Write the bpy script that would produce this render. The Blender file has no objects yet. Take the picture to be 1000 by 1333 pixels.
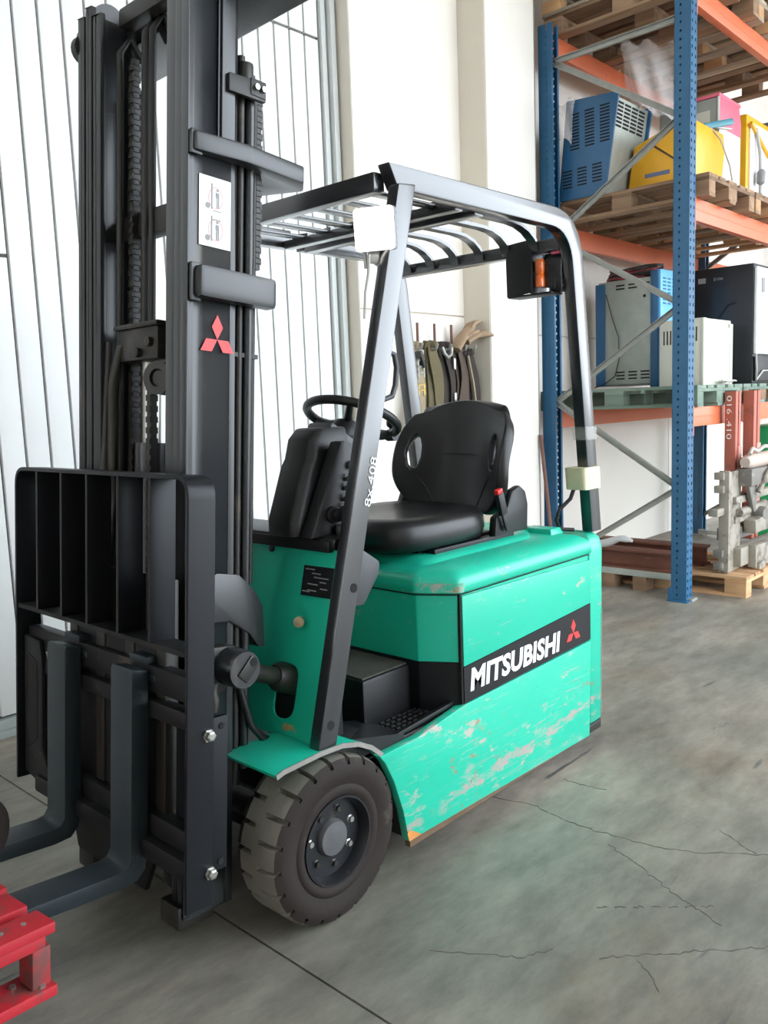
import bpy, bmesh, math, random
from mathutils import Vector, Matrix
random.seed(7)
SC = bpy.context.scene
COL = SC.collection

# ------------------------------------------------------------------ camera
cam_d = bpy.data.cameras.new('camera')
cam_d.sensor_fit = 'VERTICAL'; cam_d.sensor_height = 24.0
cam_d.lens = 24.0 * 1094.0 / 1333.0
cam_d.clip_start = 0.05; cam_d.clip_end = 200
cam = bpy.data.objects.new('camera', cam_d); COL.objects.link(cam)
def _n(v): return Vector(v).normalized()
_X = _n((1020, -181.5, 1094)); _Y0 = _n((-1190, -96.5, 1094))
_Z = _X.cross(_Y0).normalized()
if _Z.y > 0: _Z = -_Z
_Y = _Z.cross(_X)
# rows of the world->camera rotation (camera x right, y down, z forward)
_r = [Vector((_X[i], _Y[i], _Z[i])) for i in range(3)]
m = Matrix.Identity(4)
for i in range(3):
    m[i][0] = _r[0][i]; m[i][1] = -_r[1][i]; m[i][2] = -_r[2][i]
m.translation = Vector((0, 0, 1.3933))
cam.matrix_world = m
SC.camera = cam

# ------------------------------------------------------------------ light
SC.view_settings.view_transform = 'Standard'
SC.view_settings.look = 'None'
SC.view_settings.exposure = 0.0
SC.view_settings.gamma = 1.0
SC.view_settings.use_curve_mapping = False
world = bpy.data.worlds.new('sky'); SC.world = world
world.use_nodes = True
bg = world.node_tree.nodes['Background']
bg.inputs['Color'].default_value = (0.83, 0.915, 1.0, 1)
bg.inputs['Strength'].default_value = 7.5

# ------------------------------------------------------------------ materials
MATS = {}
def pm(name, col, rough=0.5, metal=0.0, var=0.12, scale=6.0, bump=0.0, bscale=60.0,
       dirt=None, damt=0.0, dscale=5.0, dstretch=(1, 1, 1), spec=0.5, coat=0.0, emit=0.0, detail=6):
    if name in MATS: return MATS[name]
    mt = bpy.data.materials.new(name); mt.use_nodes = True
    nt = mt.node_tree; N = nt.nodes; L = nt.links
    b = N['Principled BSDF']
    b.inputs['Roughness'].default_value = rough
    b.inputs['Metallic'].default_value = metal
    b.inputs['Specular IOR Level'].default_value = spec
    if coat: b.inputs['Coat Weight'].default_value = coat; b.inputs['Coat Roughness'].default_value = 0.2; b.inputs['Coat IOR'].default_value = 1.62 if name == 'guard_paint' else 1.5
    tc = N.new('ShaderNodeTexCoord')
    nz = N.new('ShaderNodeTexNoise'); nz.inputs['Scale'].default_value = scale; nz.inputs['Detail'].default_value = detail
    L.new(tc.outputs['Object'], nz.inputs['Vector'])
    mx = N.new('ShaderNodeMix'); mx.data_type = 'RGBA'
    mx.inputs['A'].default_value = (*[c * (1 - var) for c in col], 1)
    mx.inputs['B'].default_value = (*[min(1, c * (1 + var)) for c in col], 1)
    L.new(nz.outputs['Fac'], mx.inputs['Factor'])
    out = mx.outputs['Result']
    if dirt is not None:
        mp = N.new('ShaderNodeMapping'); mp.inputs['Scale'].default_value = dstretch
        L.new(tc.outputs['Object'], mp.inputs['Vector'])
        n2 = N.new('ShaderNodeTexNoise'); n2.inputs['Scale'].default_value = dscale; n2.inputs['Detail'].default_value = 9
        n2.inputs['Roughness'].default_value = 0.65
        L.new(mp.outputs['Vector'], n2.inputs['Vector'])
        cr = N.new('ShaderNodeValToRGB')
        cr.color_ramp.elements[0].position = 0.66 - damt * 0.3; cr.color_ramp.elements[0].color = (0, 0, 0, 1)
        cr.color_ramp.elements[1].position = 0.74 - damt * 0.2; cr.color_ramp.elements[1].color = (1, 1, 1, 1)
        L.new(n2.outputs['Fac'], cr.inputs['Fac'])
        m2 = N.new('ShaderNodeMix'); m2.data_type = 'RGBA'
        L.new(cr.outputs['Color'], m2.inputs['Factor']); L.new(out, m2.inputs['A'])
        m2.inputs['B'].default_value = (*dirt, 1)
        out = m2.outputs['Result']
    L.new(out, b.inputs['Base Color'])
    if bump:
        n3 = N.new('ShaderNodeTexNoise'); n3.inputs['Scale'].default_value = bscale; n3.inputs['Detail'].default_value = 4
        L.new(tc.outputs['Object'], n3.inputs['Vector'])
        bp = N.new('ShaderNodeBump'); bp.inputs['Strength'].default_value = bump; bp.inputs['Distance'].default_value = 0.01
        L.new(n3.outputs['Fac'], bp.inputs['Height']); L.new(bp.outputs['Normal'], b.inputs['Normal'])
    if emit:
        b.inputs['Emission Color'].default_value = (*col, 1); b.inputs['Emission Strength'].default_value = emit
    MATS[name] = mt
    return mt

def worn_green(name, amt, rust=False):
    """green paint with scrapes running along the truck, bare filler and rust patches"""
    mt = bpy.data.materials.new(name); mt.use_nodes = True
    nt = mt.node_tree; N = nt.nodes; L = nt.links; b = N['Principled BSDF']
    b.inputs['Roughness'].default_value = 0.32
    tc = N.new('ShaderNodeTexCoord')
    def noise(sc, stretch, det=8, rg=0.6):
        mp = N.new('ShaderNodeMapping'); mp.inputs['Scale'].default_value = stretch
        L.new(tc.outputs['Object'], mp.inputs['Vector'])
        n = N.new('ShaderNodeTexNoise'); n.inputs['Scale'].default_value = sc; n.inputs['Detail'].default_value = det
        n.inputs['Roughness'].default_value = rg
        L.new(mp.outputs['Vector'], n.inputs['Vector']); return n.outputs['Fac']
    def ramp(f, a, c):
        r = N.new('ShaderNodeValToRGB'); r.color_ramp.elements[0].position = a; r.color_ramp.elements[1].position = c
        L.new(f, r.inputs['Fac']); return r.outputs['Color']
    def mul(a, c):
        k = N.new('ShaderNodeMath'); k.operation = 'MULTIPLY'; L.new(a, k.inputs[0])
        if isinstance(c, float): k.inputs[1].default_value = c
        else: L.new(c, k.inputs[1])
        return k.outputs[0]
    def mix(f, a, c):
        k = N.new('ShaderNodeMix'); k.data_type = 'RGBA'; L.new(f, k.inputs['Factor'])
        if isinstance(a, tuple): k.inputs['A'].default_value = (*a, 1)
        else: L.new(a, k.inputs['A'])
        k.inputs['B'].default_value = (*c, 1); return k.outputs['Result']
    G1 = (0.0085, 0.445, 0.290); G2 = (0.013, 0.49, 0.330)
    c = mix(noise(5, (1, 1, 1)), G1, G2)
    if amt > 0:
        t = 0.66 - 0.07 * amt
        sx = N.new('ShaderNodeSeparateXYZ'); L.new(tc.outputs['Object'], sx.inputs[0])
        patch = noise(2.6, (1, 1, 1.8), 5)
        # dull grey rub marks
        s1 = mul(ramp(noise(5.0, (1.0, 3, 22), 12, 0.75), t - 0.05, t + 0.02), ramp(patch, 0.42, 0.58))
        c = mix(mul(s1, 0.8), c, (0.30, 0.36, 0.31))
        # filler scars in small ragged patches
        s2 = mul(ramp(noise(13, (0.8, 2, 1.7), 12, 0.72), t - 0.04, t + 0.0), ramp(noise(2.9, (1, 1, 1.6), 4), 0.50, 0.60))
        c = mix(s2, c, (0.42, 0.38, 0.33))
        s4 = mul(ramp(noise(17, (1, 2, 1.5), 12, 0.75), t - 0.02, t + 0.02), ramp(noise(3.4, (1, 2, 0.7), 4), 0.54, 0.62))
        c = mix(s4, c, (0.30, 0.19, 0.10))
        # long scrape low on the side, about 0.17 m above the floor
        g = N.new('ShaderNodeMath'); g.operation = 'MULTIPLY_ADD'; L.new(sx.outputs['X'], g.inputs[0]); g.inputs[1].default_value = -0.07; g.inputs[2].default_value = -0.155
        g2 = N.new('ShaderNodeMath'); g2.operation = 'ADD'; L.new(sx.outputs['Z'], g2.inputs[0]); L.new(g.outputs[0], g2.inputs[1])
        g3 = N.new('ShaderNodeMath'); g3.operation = 'ABSOLUTE'; L.new(g2.outputs[0], g3.inputs[0])
        near = N.new('ShaderNodeMapRange'); near.inputs['From Min'].default_value = 0.0; near.inputs['From Max'].default_value = 0.045
        near.inputs['To Min'].default_value = 1.0; near.inputs['To Max'].default_value = 0.0; L.new(g3.outputs[0], near.inputs['Value'])
        ad = N.new('ShaderNodeMath'); ad.operation = 'MULTIPLY_ADD'; L.new(near.outputs[0], ad.inputs[0]); ad.inputs[1].default_value = 0.17; L.new(noise(11, (0.75, 2, 2.6), 14, 0.78), ad.inputs[2])
        s5 = mul(ramp(ad.outputs[0], 0.63, 0.66), ramp(noise(2.3, (1, 1, 0.5), 4), 0.40, 0.50))
        c = mix(s5, c, (0.37, 0.335, 0.30))
        # thin dark scratches
        s3 = mul(ramp(noise(6.0, (1.2, 10, 60), 8, 0.7), 0.655, 0.68), ramp(noise(2.1, (1, 1, 1), 4), 0.42, 0.52))
        c = mix(s3, c, (0.02, 0.07, 0.06))
        s6 = ramp(noise(26, (1, 2, 1.6), 8, 0.7), 0.70, 0.72)
        c = mix(mul(s6, 0.8), c, (0.03, 0.05, 0.045))
    L.new(c, b.inputs['Base Color'])
    MATS[name] = mt
    return mt

def wood(name, c1, c2, axis=1, scale=9, rough=0.8):
    if name in MATS: return MATS[name]
    mt = bpy.data.materials.new(name); mt.use_nodes = True
    nt = mt.node_tree; N = nt.nodes; L = nt.links; b = N['Principled BSDF']
    b.inputs['Roughness'].default_value = rough
    tc = N.new('ShaderNodeTexCoord'); mp = N.new('ShaderNodeMapping')
    s = [14, 14, 14]; s[axis] = 1.2
    mp.inputs['Scale'].default_value = s
    oi = N.new('ShaderNodeObjectInfo')
    L.new(tc.outputs['Object'], mp.inputs['Vector'])
    ad = N.new('ShaderNodeVectorMath'); ad.operation = 'ADD'
    L.new(mp.outputs['Vector'], ad.inputs[0])
    vm = N.new('ShaderNodeVectorMath'); vm.operation = 'SCALE'; vm.inputs['Scale'].default_value = 37
    cx = N.new('ShaderNodeCombineXYZ'); L.new(oi.outputs['Random'], cx.inputs[0]); L.new(oi.outputs['Random'], cx.inputs[1])
    L.new(cx.outputs[0], vm.inputs[0]); L.new(vm.outputs[0], ad.inputs[1])
    n = N.new('ShaderNodeTexNoise'); n.inputs['Scale'].default_value = scale / 9; n.inputs['Detail'].default_value = 8
    L.new(ad.outputs[0], n.inputs['Vector'])
    cr = N.new('ShaderNodeValToRGB')
    cr.color_ramp.elements[0].position = 0.3; cr.color_ramp.elements[0].color = (*c1, 1)
    cr.color_ramp.elements[1].position = 0.7; cr.color_ramp.elements[1].color = (*c2, 1)
    L.new(n.outputs['Fac'], cr.inputs['Fac'])
    hs = N.new('ShaderNodeHueSaturation')
    mr = N.new('ShaderNodeMapRange'); mr.inputs['To Min'].default_value = 0.75; mr.inputs['To Max'].default_value = 1.25
    L.new(oi.outputs['Random'], mr.inputs['Value']); L.new(mr.outputs[0], hs.inputs['Value'])
    L.new(cr.outputs['Color'], hs.inputs['Color']); L.new(hs.outputs['Color'], b.inputs['Base Color'])
    bp = N.new('ShaderNodeBump'); bp.inputs['Strength'].default_value = 0.25; bp.inputs['Distance'].default_value = 0.01
    L.new(n.outputs['Fac'], bp.inputs['Height']); L.new(bp.outputs['Normal'], b.inputs['Normal'])
    MATS[name] = mt
    return mt

GREEN = worn_green('green_paint', 0.0)
GREEN_W = worn_green('green_paint_worn', 1.0)
GREEN_S = worn_green('green_paint_scuffed', 0.25)
BLACKP = pm('black_paint', (0.008, 0.009, 0.0115), 0.40, spec=0.28, var=0.25, dirt=(0.10, 0.10, 0.10), damt=-0.06, dscale=7, bump=0.03, bscale=30)
MASTP = pm('mast_steel', (0.013, 0.0145, 0.017), 0.36, metal=0.0, var=0.3, dirt=(0.042, 0.038, 0.035), damt=0.12, dscale=6, dstretch=(3, 3, 0.6), coat=0.35)
GREASE = pm('greasy_steel', (0.016, 0.0145, 0.012), 0.45, var=0.4, dirt=(0.055, 0.045, 0.033), damt=0.30, dscale=9)
CARR = pm('carriage_steel', (0.010, 0.0105, 0.0115), 0.5, spec=0.25, var=0.3, dirt=(0.06, 0.05, 0.042), damt=0.25, dscale=7)
FORKP = pm('fork_steel', (0.018, 0.027, 0.033), 0.45, spec=0.35, var=0.25, dirt=(0.20, 0.20, 0.18), damt=-0.08, dscale=12)
GUARDP = pm('guard_paint', (0.012, 0.013, 0.016), 0.30, var=0.2, dirt=(0.06, 0.065, 0.075), damt=-0.08, dscale=9, coat=1.0)
PLAST = pm('black_plastic', (0.010, 0.010, 0.011), 0.42, spec=0.4, var=0.2, bump=0.08, bscale=300)
PLASTG = pm('grey_plastic', (0.045, 0.047, 0.052), 0.45, var=0.1)
VINYL = pm('seat_vinyl', (0.009, 0.009, 0.0095), 0.34, spec=0.42, var=0.2, bump=0.06, bscale=220)
RUBBER = pm('tyre_tread_rubber', (0.170, 0.160, 0.135), 0.85, spec=0.2, var=0.25, dirt=(0.22, 0.21, 0.18), damt=0.2, dscale=12, bump=0.15, bscale=90)
RUBBERD = pm('tyre_side_rubber', (0.026, 0.020, 0.0175), 0.7, spec=0.2, var=0.3, dirt=(0.06, 0.047, 0.038), damt=0.2, dscale=10, bump=0.1, bscale=60)
RIMM = pm('rim_black', (0.011, 0.0115, 0.014), 0.35, spec=0.4, var=0.3, dirt=(0.10, 0.07, 0.05), damt=0.1, dscale=16)
CHROME = pm('zinc_bolt', (0.42, 0.42, 0.39), 0.35, metal=0.9, var=0.2)
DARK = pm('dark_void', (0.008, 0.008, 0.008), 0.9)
MATT = pm('floor_mat_rubber', (0.055, 0.05, 0.04), 0.85, var=0.4, scale=14, bump=0.3, bscale=70)
WHITEP = pm('white_print', (0.85, 0.85, 0.83), 0.45, var=0.04)
GREYPR = pm('grey_print', (0.25, 0.25, 0.25), 0.5)
PINKPR = pm('pink_print', (0.80, 0.42, 0.42), 0.5)
RED = pm('red_emblem', (0.72, 0.035, 0.035), 0.4, var=0.1)
BANDB = pm('band_black', (0.007, 0.007, 0.009), 0.4, spec=0.3, var=0.2)
ORANGEL = pm('orange_lens', (0.85, 0.16, 0.02), 0.15, var=0.1, coat=1.0)
TAPE = pm('cream_tape', (0.62, 0.58, 0.38), 0.45, var=0.15, scale=20, bump=0.3, bscale=40)
LAMPW = pm('lamp_lens_lit', (1.0, 0.97, 0.88), 0.3, var=0.0, emit=5.0)
ALU = pm('aluminium', (0.55, 0.56, 0.57), 0.4, metal=0.8, var=0.1)
BLUEP = pm('rack_blue', (0.022, 0.108, 0.215), 0.42, var=0.12)
ORNG = pm('rack_orange', (0.70, 0.17, 0.075), 0.4, var=0.1, dirt=(0.45, 0.10, 0.06), damt=0.0, dscale=5)
GALV = pm('galvanised', (0.36, 0.36, 0.33), 0.45, metal=0.35, var=0.2, scale=20)
CHB = pm('charger_blue', (0.018, 0.095, 0.205), 0.4, var=0.1)
CHBL = pm('charger_light_blue', (0.10, 0.38, 0.72), 0.4, var=0.08)
YEL = pm('charger_yellow', (0.80, 0.40, 0.012), 0.38, var=0.08)
BEIGE = pm('beige_enamel', (0.60, 0.59, 0.50), 0.42, var=0.06)
GREYS = pm('grey_sheet', (0.33, 0.35, 0.31), 0.45, metal=0.3, var=0.18, scale=12)
WHT = pm('white_enamel_and_glare', (0.82, 0.82, 0.80), 0.35, var=0.03)  # enamel white; on two charger fronts it paints in overexposure
REDC = pm('charger_red', (0.70, 0.13, 0.20), 0.4, var=0.1)
CABB = pm('cabinet_black', (0.016, 0.017, 0.020), 0.38, var=0.2)
CABLEB = pm('cable_black', (0.015, 0.014, 0.014), 0.5)
CABLER = pm('cable_red', (0.20, 0.03, 0.035), 0.5)
CABLEG = pm('cable_grey', (0.45, 0.43, 0.40), 0.5)
RUSTB = pm('rusty_beam', (0.17, 0.062, 0.038), 0.7, var=0.35, dirt=(0.30, 0.14, 0.09), damt=0.15, dscale=8, dstretch=(6, 1, 6))
BROWN = pm('brown_pipe', (0.16, 0.07, 0.05), 0.6)
ATTR = pm('attachment_red', (0.42, 0.115, 0.075), 0.5, var=0.15, dirt=(0.25, 0.09, 0.06), damt=0.2, dscale=8)
ATTG = pm('attachment_grey', (0.30, 0.27, 0.22), 0.65, var=0.3, dirt=(0.13, 0.105, 0.08), damt=0.5, dscale=9)
ATTD = pm('attachment_dark', (0.17, 0.155, 0.135), 0.6, var=0.3, dirt=(0.33, 0.30, 0.26), damt=0.3, dscale=10)
MGREEN = pm('machine_green', (0.02, 0.30, 0.10), 0.4)
PALR = pm('pallet_red', (0.44, 0.016, 0.026), 0.5, var=0.25, dirt=(0.17, 0.055, 0.05), damt=0.42, dscale=9)
WOODL = wood('pallet_wood_light', (0.42, 0.22, 0.10), (0.62, 0.38, 0.20))
WOODM = wood('pallet_wood_brown', (0.20, 0.115, 0.065), (0.36, 0.23, 0.14))
WOODG = wood('pallet_wood_green', (0.13, 0.19, 0.15), (0.22, 0.27, 0.22))
WOODP = wood('pallet_wood_pale', (0.32, 0.25, 0.18), (0.50, 0.41, 0.31))
CARD = pm('cardboard', (0.46, 0.29, 0.15), 0.75, var=0.1)
STRAP_T = pm('strap_tan', (0.34, 0.27, 0.17), 0.8, var=0.2, bump=0.2, bscale=120)
STRAP_O = pm('strap_olive', (0.13, 0.105, 0.055), 0.85, var=0.25, bump=0.2, bscale=120)
STRAP_D = pm('strap_dark', (0.04, 0.030, 0.026), 0.85, var=0.3, bump=0.2, bscale=120)
STRAP_B = pm('strap_brown', (0.085, 0.060, 0.045), 0.85, var=0.3, bump=0.2, bscale=120)
LEATHER = pm('glove_leather', (0.36, 0.25, 0.16), 0.8, var=0.3, scale=14, bump=0.25, bscale=50)
GOLD = pm('brass_buckle', (0.62, 0.42, 0.14), 0.35, metal=0.8)
ROPEW = pm('white_film', (0.80, 0.80, 0.80), 0.4, bump=0.3, bscale=30)
DOORW = pm('door_white', (0.83, 0.83, 0.82), 0.38, var=0.025, scale=1.5)
SEAM = pm('seam_dark', (0.16, 0.14, 0.13), 0.7)
TRACK = pm('track_grey_green', (0.42, 0.47, 0.45), 0.5, var=0.1)
FRAMEG = pm('frame_grey', (0.60, 0.62, 0.60), 0.4, var=0.05)
CONCW = pm('wall_white', (0.86, 0.805, 0.73), 0.75, var=0.03, scale=3, bump=0.05, bscale=25)
CONCB = pm('wall_shaded_beige', (0.68, 0.62, 0.53), 0.8, var=0.05, scale=3, bump=0.06, bscale=25)  # darker wall tone for side faces, their shade put into the colour
ROOFM = pm('roof_panel', (0.62, 0.62, 0.62), 0.7)

def film_mat():
    mt = bpy.data.materials.new('clear_film'); mt.use_nodes = True
    nt = mt.node_tree; b = nt.nodes['Principled BSDF']
    b.inputs['Base Color'].default_value = (0.80, 0.76, 0.74, 1); b.inputs['Roughness'].default_value = 0.25
    b.inputs['Alpha'].default_value = 0.28
    return mt
FILM = film_mat()

def floor_mat():
    mt = bpy.data.materials.new('concrete_floor'); mt.use_nodes = True
    nt = mt.node_tree; N = nt.nodes; L = nt.links; b = N['Principled BSDF']
    tc = N.new('ShaderNodeTexCoord')
    def noise(sc, det=8, rg=0.6, st=(1, 1, 1), rot=0):
        mp = N.new('ShaderNodeMapping'); mp.inputs['Scale'].default_value = st; mp.inputs['Rotation'].default_value = (0, 0, rot)
        L.new(tc.outputs['Object'], mp.inputs['Vector'])
        n = N.new('ShaderNodeTexNoise'); n.inputs['Scale'].default_value = sc; n.inputs['Detail'].default_value = det
        n.inputs['Roughness'].default_value = rg; L.new(mp.outputs['Vector'], n.inputs['Vector']); return n.outputs['Fac']
    def ramp(f, stops):
        r = N.new('ShaderNodeValToRGB'); e = r.color_ramp.elements
        while len(e) < len(stops): e.new(0.5)
        for q, (p, c) in zip(e, stops): q.position = p; q.color = (*c, 1)
        L.new(f, r.inputs['Fac']); return r.outputs['Color']
    def mix(f, a, c, mode='MIX', fac=None):
        k = N.new('ShaderNodeMix'); k.data_type = 'RGBA'; k.blend_type = mode
        if f is not None: L.new(f, k.inputs['Factor'])
        else: k.inputs['Factor'].default_value = fac
        L.new(a, k.inputs['A'])
        if isinstance(c, tuple): k.inputs['B'].default_value = (*c, 1)
        else: L.new(c, k.inputs['B'])
        return k.outputs['Result']
    def mixm(f, g_):
        k = N.new('ShaderNodeMath'); k.operation = 'MULTIPLY'; L.new(f, k.inputs[0]); L.new(g_, k.inputs[1]); return k.outputs[0]
    def mix_half(f):
        k = N.new('ShaderNodeMath'); k.operation = 'MULTIPLY'; k.inputs[1].default_value = 0.6; L.new(f, k.inputs[0]); return k.outputs[0]
    c = ramp(noise(0.9, 9, 0.62), [(0.30, (0.145, 0.135, 0.110)), (0.46, (0.235, 0.214, 0.176)), (0.58, (0.305, 0.270, 0.222)), (0.72, (0.41, 0.358, 0.297))])
    g = ramp(noise(0.55, 5, 0.5, rot=0.4), [(0.42, (0, 0, 0)), (0.62, (1, 1, 1))])
    c = mix(mix_half(g), c, (0.150, 0.163, 0.135))
    br = ramp(noise(0.8, 6, 0.6, (1, 1.6, 1), 0.9), [(0.52, (0, 0, 0)), (0.68, (1, 1, 1))])
    c = mix(br, c, (0.185, 0.142, 0.10))
    fine = ramp(noise(3.2, 10, 0.72, (1, 2.6, 1), 0.6), [(0.30, (0.55, 0.55, 0.55)), (0.72, (1.40, 1.40, 1.40))])
    c = mix(None, c, fine, 'MULTIPLY', 0.9)
    sc = ramp(noise(1.6, 7, 0.6, (1, 9, 1), 0.75), [(0.66, (0, 0, 0)), (0.70, (1, 1, 1))])
    c = mix(sc, c, (0.10, 0.10, 0.095))
    L.new(c, b.inputs['Base Color'])
    rr = N.new('ShaderNodeMapRange'); rr.inputs['To Min'].default_value = 0.33; rr.inputs['To Max'].default_value = 0.62
    L.new(noise(1.3, 6), rr.inputs['Value']); L.new(rr.outputs[0], b.inputs['Roughness'])
    bp = N.new('ShaderNodeBump'); bp.inputs['Strength'].default_value = 0.06; bp.inputs['Distance'].default_value = 0.01
    L.new(noise(25, 6), bp.inputs['Height']); L.new(bp.outputs['Normal'], b.inputs['Normal'])
    return mt
FLOORM = floor_mat()

# ------------------------------------------------------------------ mesh helpers
class MB:
    def __init__(s, T=None): s.v = []; s.f = []; s.T = T
    def add(s, vs, fs):
        o = len(s.v)
        s.v += [s.T(*p) if s.T else Vector(p) for p in vs]
        s.f += [tuple(i + o for i in f) for f in fs]
        return s
    def box(s, x0, x1, y0, y1, z0, z1):
        return s.add([(x0, y0, z0), (x1, y0, z0), (x1, y1, z0), (x0, y1, z0), (x0, y0, z1), (x1, y0, z1), (x1, y1, z1), (x0, y1, z1)],
                     [(0, 3, 2, 1), (4, 5, 6, 7), (0, 1, 5, 4), (1, 2, 6, 5), (2, 3, 7, 6), (3, 0, 4, 7)])
    def bar(s, p0, p1, w, h, up=(0, 0, 1)):
        p0 = Vector(p0); p1 = Vector(p1); d = (p1 - p0).normalized(); u = Vector(up)
        a = d.cross(u).normalized() * (w / 2); c = a.cross(d).normalized() * (h / 2)
        vs = [p + i * a + j * c for p in (p0, p1) for i, j in ((-1, -1), (1, -1), (1, 1), (-1, 1))]
        return s.add(vs, [(0, 1, 2, 3), (7, 6, 5, 4), (0, 4, 5, 1), (1, 5, 6, 2), (2, 6, 7, 3), (3, 7, 4, 0)])
    def prism(s, pts, vec):
        n = len(pts); vec = Vector(vec); pts = [Vector(p) for p in pts]
        vs = pts + [p + vec for p in pts]
        return s.add(vs, [tuple(range(n))[::-1], tuple(range(n, 2 * n))] + [(i, (i + 1) % n, n + (i + 1) % n, n + i) for i in range(n)])
    def loft(s, secs, cap=True):
        n = len(secs[0]); vs = [p for sec in secs for p in sec]; fs = []
        for k in range(len(secs) - 1):
            fs += [(k * n + i, k * n + (i + 1) % n, (k + 1) * n + (i + 1) % n, (k + 1) * n + i) for i in range(n)]
        if cap: fs += [tuple(range(n))[::-1], tuple(range((len(secs) - 1) * n, len(secs) * n))]
        return s.add(vs, fs)
    def ring(s, outer, inner, vec):
        """plate with a hole: matching outer and inner loops, thickness vec"""
        n = len(outer); vec = Vector(vec)
        o = [Vector(p) for p in outer]; i_ = [Vector(p) for p in inner]
        vs = o + i_ + [p + vec for p in o] + [p + vec for p in i_]; fs = []
        for k in range(n):
            j = (k + 1) % n
            fs += [(k, j, n + j, n + k), (2 * n + k, 3 * n + k, 3 * n + j, 2 * n + j), (k, 2 * n + k, 2 * n + j, j), (n + k, n + j, 3 * n + j, 3 * n + k)]
        return s.add(vs, fs)
    def tube(s, pts, r, n=8, cap=True, closed=False):
        pts = [Vector(p) for p in pts]; m_ = len(pts); rs = r if isinstance(r, (list, tuple)) else [r] * m_
        secs = []; ref = None
        for k, p in enumerate(pts):
            if closed: d = pts[(k + 1) % m_] - pts[k - 1]
            else: d = pts[min(k + 1, m_ - 1)] - pts[max(k - 1, 0)]
            d.normalize()
            if ref is None:
                ref = Vector((0, 0, 1)) if abs(d.z) < 0.9 else Vector((1, 0, 0))
            a = (ref - ref.dot(d) * d).normalized(); ref = a; c = d.cross(a)
            secs.append([p + rs[k] * (math.cos(t) * a + math.sin(t) * c) for t in [2 * math.pi * q / n for q in range(n)]])
        if closed: secs.append(secs[0]); cap = False
        return s.loft(secs, cap)
    def lathe(s, prof, c, axis, n=24, cap=True):
        """prof: list of (radius, offset along axis)"""
        ax = Vector(axis).normalized(); c = Vector(c)
        ref = Vector((0, 0, 1)) if abs(ax.z) < 0.9 else Vector((1, 0, 0))
        a = ax.cross(ref).normalized(); b_ = ax.cross(a)
        secs = [[c + ax * t + max(r, 1e-4) * (math.cos(q) * a + math.sin(q) * b_) for q in [2 * math.pi * k / n for k in range(n)]] for r, t in prof]
        return s.loft(secs, cap)
    def build(s, name, mat, parent=None, bevel=0.0, smooth=35, seg=2, origin=None):
        off = Vector(origin) if origin is not None else (parent['_o'] if parent is not None else Vector((0, 0, 0)))
        off = Vector(off)
        me = bpy.data.meshes.new(name)
        me.from_pydata([tuple(p - off) for p in s.v], [], s.f)
        bm = bmesh.new(); bm.from_mesh(me)
        bmesh.ops.remove_doubles(bm, verts=bm.verts, dist=1e-5)
        bmesh.ops.recalc_face_normals(bm, faces=bm.faces)
        if bevel:
            es = [e for e in bm.edges if len(e.link_faces) == 2 and e.calc_face_angle(0) > 0.6]
            if es: bmesh.ops.bevel(bm, geom=es, offset=bevel, segments=seg, profile=0.6, affect='EDGES', clamp_overlap=True)
        bm.to_mesh(me); bm.free()
        if smooth:
            me.polygons.foreach_set('use_smooth', [True] * len(me.polygons))
            me.set_sharp_from_angle(angle=math.radians(smooth))
        me.materials.append(mat)
        o = bpy.data.objects.new(name, me); COL.objects.link(o)
        if parent is not None: o.parent = parent; o['_o'] = tuple(off)
        else: o.location = off; o['_o'] = tuple(off)
        return o

def tag(o, label=None, cat=None, group=None, kind=None):
    if label: o['label'] = label
    if cat: o['category'] = cat
    if group: o['group'] = group
    if kind: o['kind'] = kind
    return o
def thing(name, loc, label, cat, group=None):
    o = bpy.data.objects.new(name, None); COL.objects.link(o); o.location = loc
    o.empty_display_size = 0.1
    o['_o'] = tuple(loc)
    return tag(o, label, cat, group)
def local_thing(name, loc, rot, label, cat, group=None):
    """parts are given in the thing's own frame"""
    o = thing(name, loc, label, cat, group); o.rotation_euler = rot; o['_o'] = (0, 0, 0); return o
def inst(src, parent=None, loc=(0, 0, 0), rot=(0, 0, 0)):
    o = bpy.data.objects.new(src.name.split('.')[0], src.data); COL.objects.link(o)
    o.parent = parent; o.location = loc; o.rotation_euler = rot
    return o
def mesh_of(mb, name, mat, bevel=0.0, smooth=35):
    o = mb.build(name, mat, None, bevel, smooth); me = o.data; bpy.data.objects.remove(o); return me
def put(name, me, parent=None, loc=(0, 0, 0), rot=(0, 0, 0)):
    o = bpy.data.objects.new(name, me); COL.objects.link(o)
    if parent is not None: o.parent = parent
    o.location = loc; o.rotation_euler = rot; o['_o'] = (0, 0, 0)
    return o
def rounded(poly, r, n=5):
    """round the corners of a closed 2D polygon; r number or list"""
    out = []; k = len(poly)
    for i in range(k):
        p = Vector(poly[i]); a = Vector(poly[i - 1]); b = Vector(poly[(i + 1) % k])
        ri = r[i] if isinstance(r, (list, tuple)) else r
        if ri <= 1e-6: out += [p.copy() for _ in range(n + 1)]; continue
        d1 = (a - p).normalized(); d2 = (b - p).normalized()
        ang = d1.angle(d2); t = min(ri / math.tan(ang / 2), 0.49 * (a - p).length, 0.49 * (b - p).length)
        p1 = p + d1 * t; p2 = p + d2 * t
        for q in range(n + 1):
            u = q / n; out.append((1 - u) ** 2 * p1 + 2 * u * (1 - u) * p + u * u * p2)
    return out
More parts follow.
